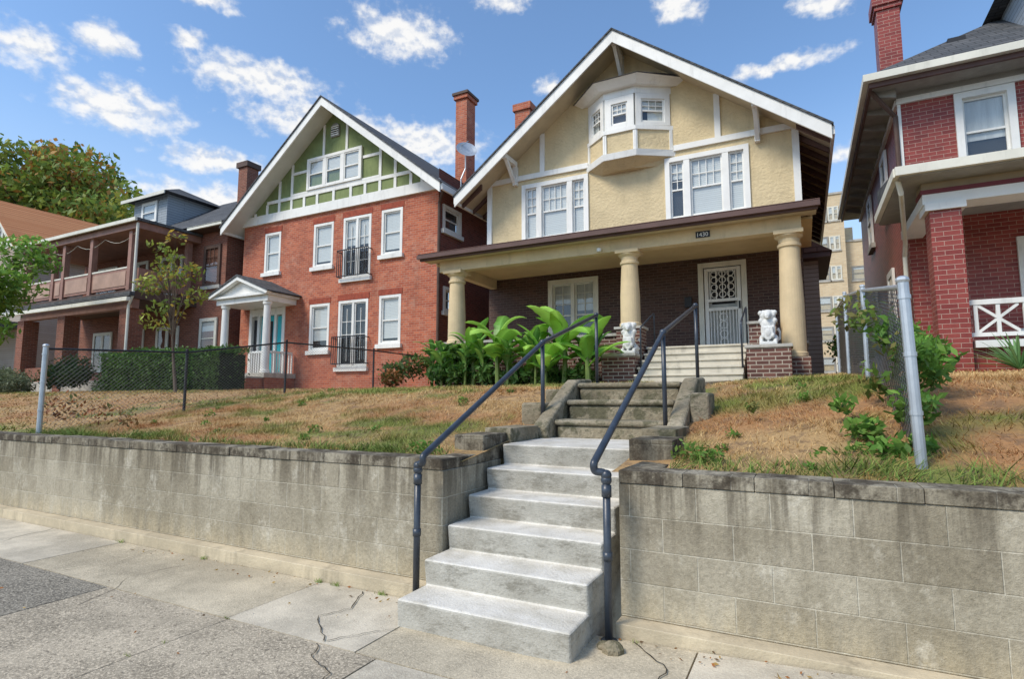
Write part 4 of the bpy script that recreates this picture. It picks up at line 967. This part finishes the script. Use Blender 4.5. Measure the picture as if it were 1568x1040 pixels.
# ================================================================== PAVEMENT
def gzf(x): return .2+.045*max(0,min(4,x+1.3))
base=O('ground'); base.poly('ground',SOIL,[(-400,-300,.1),(400,-300,.1),(400,3.7,.1),(-400,3.7,.1)]); base.build()
sw=O('sidewalk')
def slab(m,x0,x1,y0,y1,dz=0.):
    g=.005; x0+=g;x1-=g;y0+=g;y1-=g; n=max(1,int((x1-x0)/.6)); 
    for i in range(n):
        a=x0+(x1-x0)*i/n;b=x0+(x1-x0)*(i+1)/n; za=gzf(a)+dz;zb_=gzf(b)+dz
        sw.add('slabs',m,[(a,y0,.05),(b,y0,.05),(b,y1,.05),(a,y1,.05),(a,y0,za),(b,y0,zb_),(b,y1,zb_),(a,y1,za)],[(4,5,6,7),(0,1,5,4),(2,3,7,6)]+([(3,0,4,7)] if i==0 else [])+([(1,2,6,5)] if i==n-1 else []))
Xj=[-40,-30,-22,-17.2,-14.4,-11.6,-8.9,-6.2,-3.47,-2.36,-.6,1.6,4,7,12,25]
for i in range(len(Xj)-1):
    m=S_OLD if i%2 else S_LIGHT
    if Xj[i]<-6: m=[S_LIGHT,S_OLD,S_LIGHT][i%3]
    slab(m,Xj[i],Xj[i+1],2.62,3.455,R.uniform(-.004,.004))
Xk=[-40,-30,-20,-14,-11,-8.2,-6.6,-4.85,-3.45,-2.2,-.6,1.6,4,8,20]
for i in range(len(Xk)-1):
    m={-6.6:S_DARK,-8.2:S_LIGHT,-4.85:S_TAN,-3.45:S_TAN,-11:S_DARK,-2.2:S_LIGHT}.get(Xk[i],S_LIGHT if Xk[i]>-2.3 else S_TAN)
    slab(m,Xk[i],Xk[i+1],1.2,2.62,R.uniform(-.004,.004))
    slab(S_DARK if Xk[i]<-4.8 else (S_TAN if Xk[i]<-2.3 else S_LIGHT),Xk[i],Xk[i+1],-.4,1.2,R.uniform(-.004,.004))
    slab(S_OLD,Xk[i],Xk[i+1],-2.2,-.4)
def crack(pts,w=.004):
    P=[]
    for i in range(len(pts)-1):
        for k in range(6):
            t=k/6; P.append((pts[i][0]*(1-t)+pts[i+1][0]*t+R.uniform(-.012,.012),pts[i][1]*(1-t)+pts[i+1][1]*t+R.uniform(-.012,.012)))
    P.append(pts[-1]); vs=[];fs=[]
    for i,p in enumerate(P):
        q0=P[max(0,i-1)];q1=P[min(len(P)-1,i+1)]; d=Vector((q1[0]-q0[0],q1[1]-q0[1])); d=d.normalized() if d.length>0 else Vector((1,0)); ww=w*R.uniform(.4,1.3); z=gzf(p[0])+.0085
        vs+=[(p[0]-d.y*ww,p[1]+d.x*ww,z),(p[0]+d.y*ww,p[1]-d.x*ww,z)]
    for i in range(len(P)-1): fs.append((2*i,2*i+1,2*i+3,2*i+2))
    sw.add('cracks',CRACK,vs,fs)
crack([(-3.0,3.42),(-2.85,3.1),(-2.95,2.9),(-2.62,2.64)]); crack([(-2.62,2.60),(-2.52,2.45),(-2.30,2.36),(-2.22,2.15),(-2.0,1.95),(-1.9,1.6)]); crack([(-2.36,2.97),(-2.5,2.8),(-2.62,2.64)],.003)
crack([(-.95,3.42),(-.7,3.15),(-.75,2.9),(-.4,2.7),(.2,2.75)],.004); crack([(-5.6,3.4),(-5.45,3.0),(-5.6,2.66)],.003)
sw.build()
kb=O('kerb'); kb.box('kerb',STONE,-400,400,-2.42,-2.22,0,.19); kb.build()
rd=O('street'); rd.poly('street',ASPH,[(-400,-12,.104),(400,-12,.104),(400,-2.42,.104),(-400,-2.42,.104)]); rd.build()
n=170; x=rng.uniform(-6,2.5,n); y=np.where(rng.uniform(0,1,n)<.75,rng.uniform(3.25,3.45,n),rng.uniform(2,3.4,n)); keep=~((x>-2.42)&(x<-1.15)&(y>3.0)); x=x[keep];y=y[keep]
z=np.array([gzf(v) for v in x])+.010
pal=np.array([(.40,.16,.05),(.30,.15,.06),(.45,.3,.1),(.16,.1,.05)]); V,C=leafq(np.stack([x,y,z],1),.013,pal[rng.integers(0,4,len(x))],flat=.15); V[:,2]=np.clip(V[:,2],.19,1); npmesh('fallen_leaves',V,4,C,LEAF)
rk=O('rock'); rk.sphere('rock',OLDCON,(-1.03,3.26,.225),(.065,.055,.05),7,5); rk.sphere('rock',OLDCON,(-1.10,3.3,.215),(.04,.04,.03),6,5); rk.build(rough=.03)
Vs=[];Cs=[]
def tuft(x,y,z,n,h,c,Vs,Cs):
    for i in range(n):
        th=R.uniform(0,6.28); l=R.uniform(.5,1)*h; bx=x+R.gauss(0,h*.6);by=y+R.gauss(0,h*.15)
        Vs+= [(bx-.003,by,z),(bx+.003,by,z),(bx+math.cos(th)*l*.6,by+math.sin(th)*l*.6,z+l)]; k=R.uniform(.6,1.3); Cs+=[[q*k for q in c]]*3
for x in(-2.85,-3.3,-3.47,-6.2,-4.9,-.95,-.5,.3,1.2): tuft(x,3.43,.2,26,.04,(.2,.27,.07),Vs,Cs)
for yy in(2.0,2.2,2.62): tuft(-3.47,yy,.19,14,.025,(.18,.22,.06),Vs,Cs)
npmesh('pavement_weeds',np.array(Vs),3,np.array(Cs),GRASSM)

# ================================================================== SKY
w=bpy.data.worlds.new('World'); scene.world=w; w.use_nodes=True; nt=w.node_tree; bg=nt.nodes['Background']
SE,SA=math.radians(47),math.radians(-150)
sky=NN(nt,'ShaderNodeTexSky'); sky.sky_type='NISHITA'; sky.sun_disc=False; sky.sun_elevation=SE; sky.sun_rotation=SA; sky.altitude=200; sky.air_density=1.; sky.dust_density=.8; sky.ozone_density=1.5
S=.15
tc=NN(nt,'ShaderNodeTexCoord').outputs['Generated']
d=VM(nt,'NORMALIZE',tc); sp=NN(nt,'ShaderNodeSeparateXYZ'); nt.links.new(d,sp.inputs[0])
az=M(nt,'MULTIPLY',M(nt,'ARCTAN2',sp.outputs[0],sp.outputs[1]),57.2958); el=M(nt,'MULTIPLY',M(nt,'ARCSINE',sp.outputs[2]),57.2958)
cb=NN(nt,'ShaderNodeCombineXYZ'); nt.links.new(az,cb.inputs[0]); nt.links.new(el,cb.inputs[1]); ae=cb.outputs[0]
def wn(scale,amp):
    n=NN(nt,'ShaderNodeTexNoise'); nt.links.new(VM(nt,'MULTIPLY',ae,(1,1.3,1)),n.inputs['Vector']); n.inputs['Scale'].default_value=scale; n.inputs['Detail'].default_value=3; n.inputs['Roughness'].default_value=.55
    return VM(nt,'MULTIPLY',VM(nt,'SUBTRACT',n.outputs['Color'],(.5,.5,.5)),(amp,amp*.6,0))
aw=VM(nt,'ADD',ae,wn(.4,3.2))
CL=[(-42.4,26.1,3.2,1.7),(-37.2,27.9,2.6,1.5),(-30.9,29.7,1.8,.9),(-36.2,23.4,5.6,1.9),(-25.1,28.2,7.,2.0),(-12,33.6,6.,2.2),(-19,25.4,9,1.9),(-28.6,20.8,5.,1.2),(17.5,35.2,2.8,1.5),(30.4,32.8,3.,1.1),(26.9,28.9,6.,.8),(4.2,30,1.6,1.1),(-9.5,24.6,7.,2.1),(-1,37,3.2,1.1),(-12.4,21.,8,2.4),(32.3,20.7,3.5,1.),(-29.8,33.2,2.8,.8),(-26,17.3,12,1.9),(50,25,8,3),(-80,25,10,3),(-115,35,14,5),(120,30,16,5),(175,32,16,5)]
fld=None
for a_,e_,w_,h_ in CL:
    v=VM(nt,'MULTIPLY',VM(nt,'SUBTRACT',aw,(a_-27.2,e_,0)),(1/w_,1/h_,0)); l=M(nt,'SUBTRACT',1.,VM(nt,'LENGTH',v))
    fld=l if fld is None else M(nt,'MAXIMUM',fld,l)
nz_=noise(nt,VM(nt,'MULTIPLY',ae,(1,1.35,1)),.62,5,.55)
fld2=M(nt,'ADD',fld,M(nt,'MULTIPLY',M(nt,'SUBTRACT',nz_,.5),1.7))
mask=ss(nt,fld2,-.15,.75)
shade=noise(nt,VM(nt,'ADD',VM(nt,'MULTIPLY',ae,(1,1.35,1)),(0,.6,0)),.62,3,.55)
sh=ss(nt,M(nt,'ADD',M(nt,'SUBTRACT',nz_,shade),M(nt,'MULTIPLY',fld2,.12)),-.12,.14)
cc=mixc(nt,sh,(.70/S,.75/S,.84/S),(1.0/S,.99/S,.97/S))
skyc=mixc(nt,1.,sky.outputs[0],(1.25,1.44,1.55),'MULTIPLY')
haze=ss(nt,el,28,4,0,.65); skyc=mixc(nt,haze,skyc,(.64/S,.79/S,.97/S))
fin=mixc(nt,M(nt,'MULTIPLY',mask,.95),skyc,cc)
nt.links.new(fin,bg.inputs[0]); bg.inputs[1].default_value=S
sun=bpy.data.lights.new('sun','SUN'); sun.energy=3.0; sun.angle=math.radians(18); sun.color=(1,.91,.78)
so=bpy.data.objects.new('sun',sun); col.objects.link(so)
dirv=Vector((math.sin(SA)*math.cos(SE),math.cos(SA)*math.cos(SE),math.sin(SE))); so.rotation_euler=dirv.to_track_quat('Z','Y').to_euler(); so.location=(0,-5,20)
# ================================================================== CAMERA
cam=bpy.data.cameras.new('camera'); cam.sensor_width=36; cam.lens=36*867/1568; cam.clip_end=3000; cam.clip_start=.05
co=bpy.data.objects.new('camera',cam); col.objects.link(co); co.location=(0,0,1.65); co.rotation_euler=(math.radians(95.9),0,math.radians(27.2)); scene.camera=co
scene.view_settings.view_transform='Standard'; scene.view_settings.look='None'; scene.view_settings.exposure=0
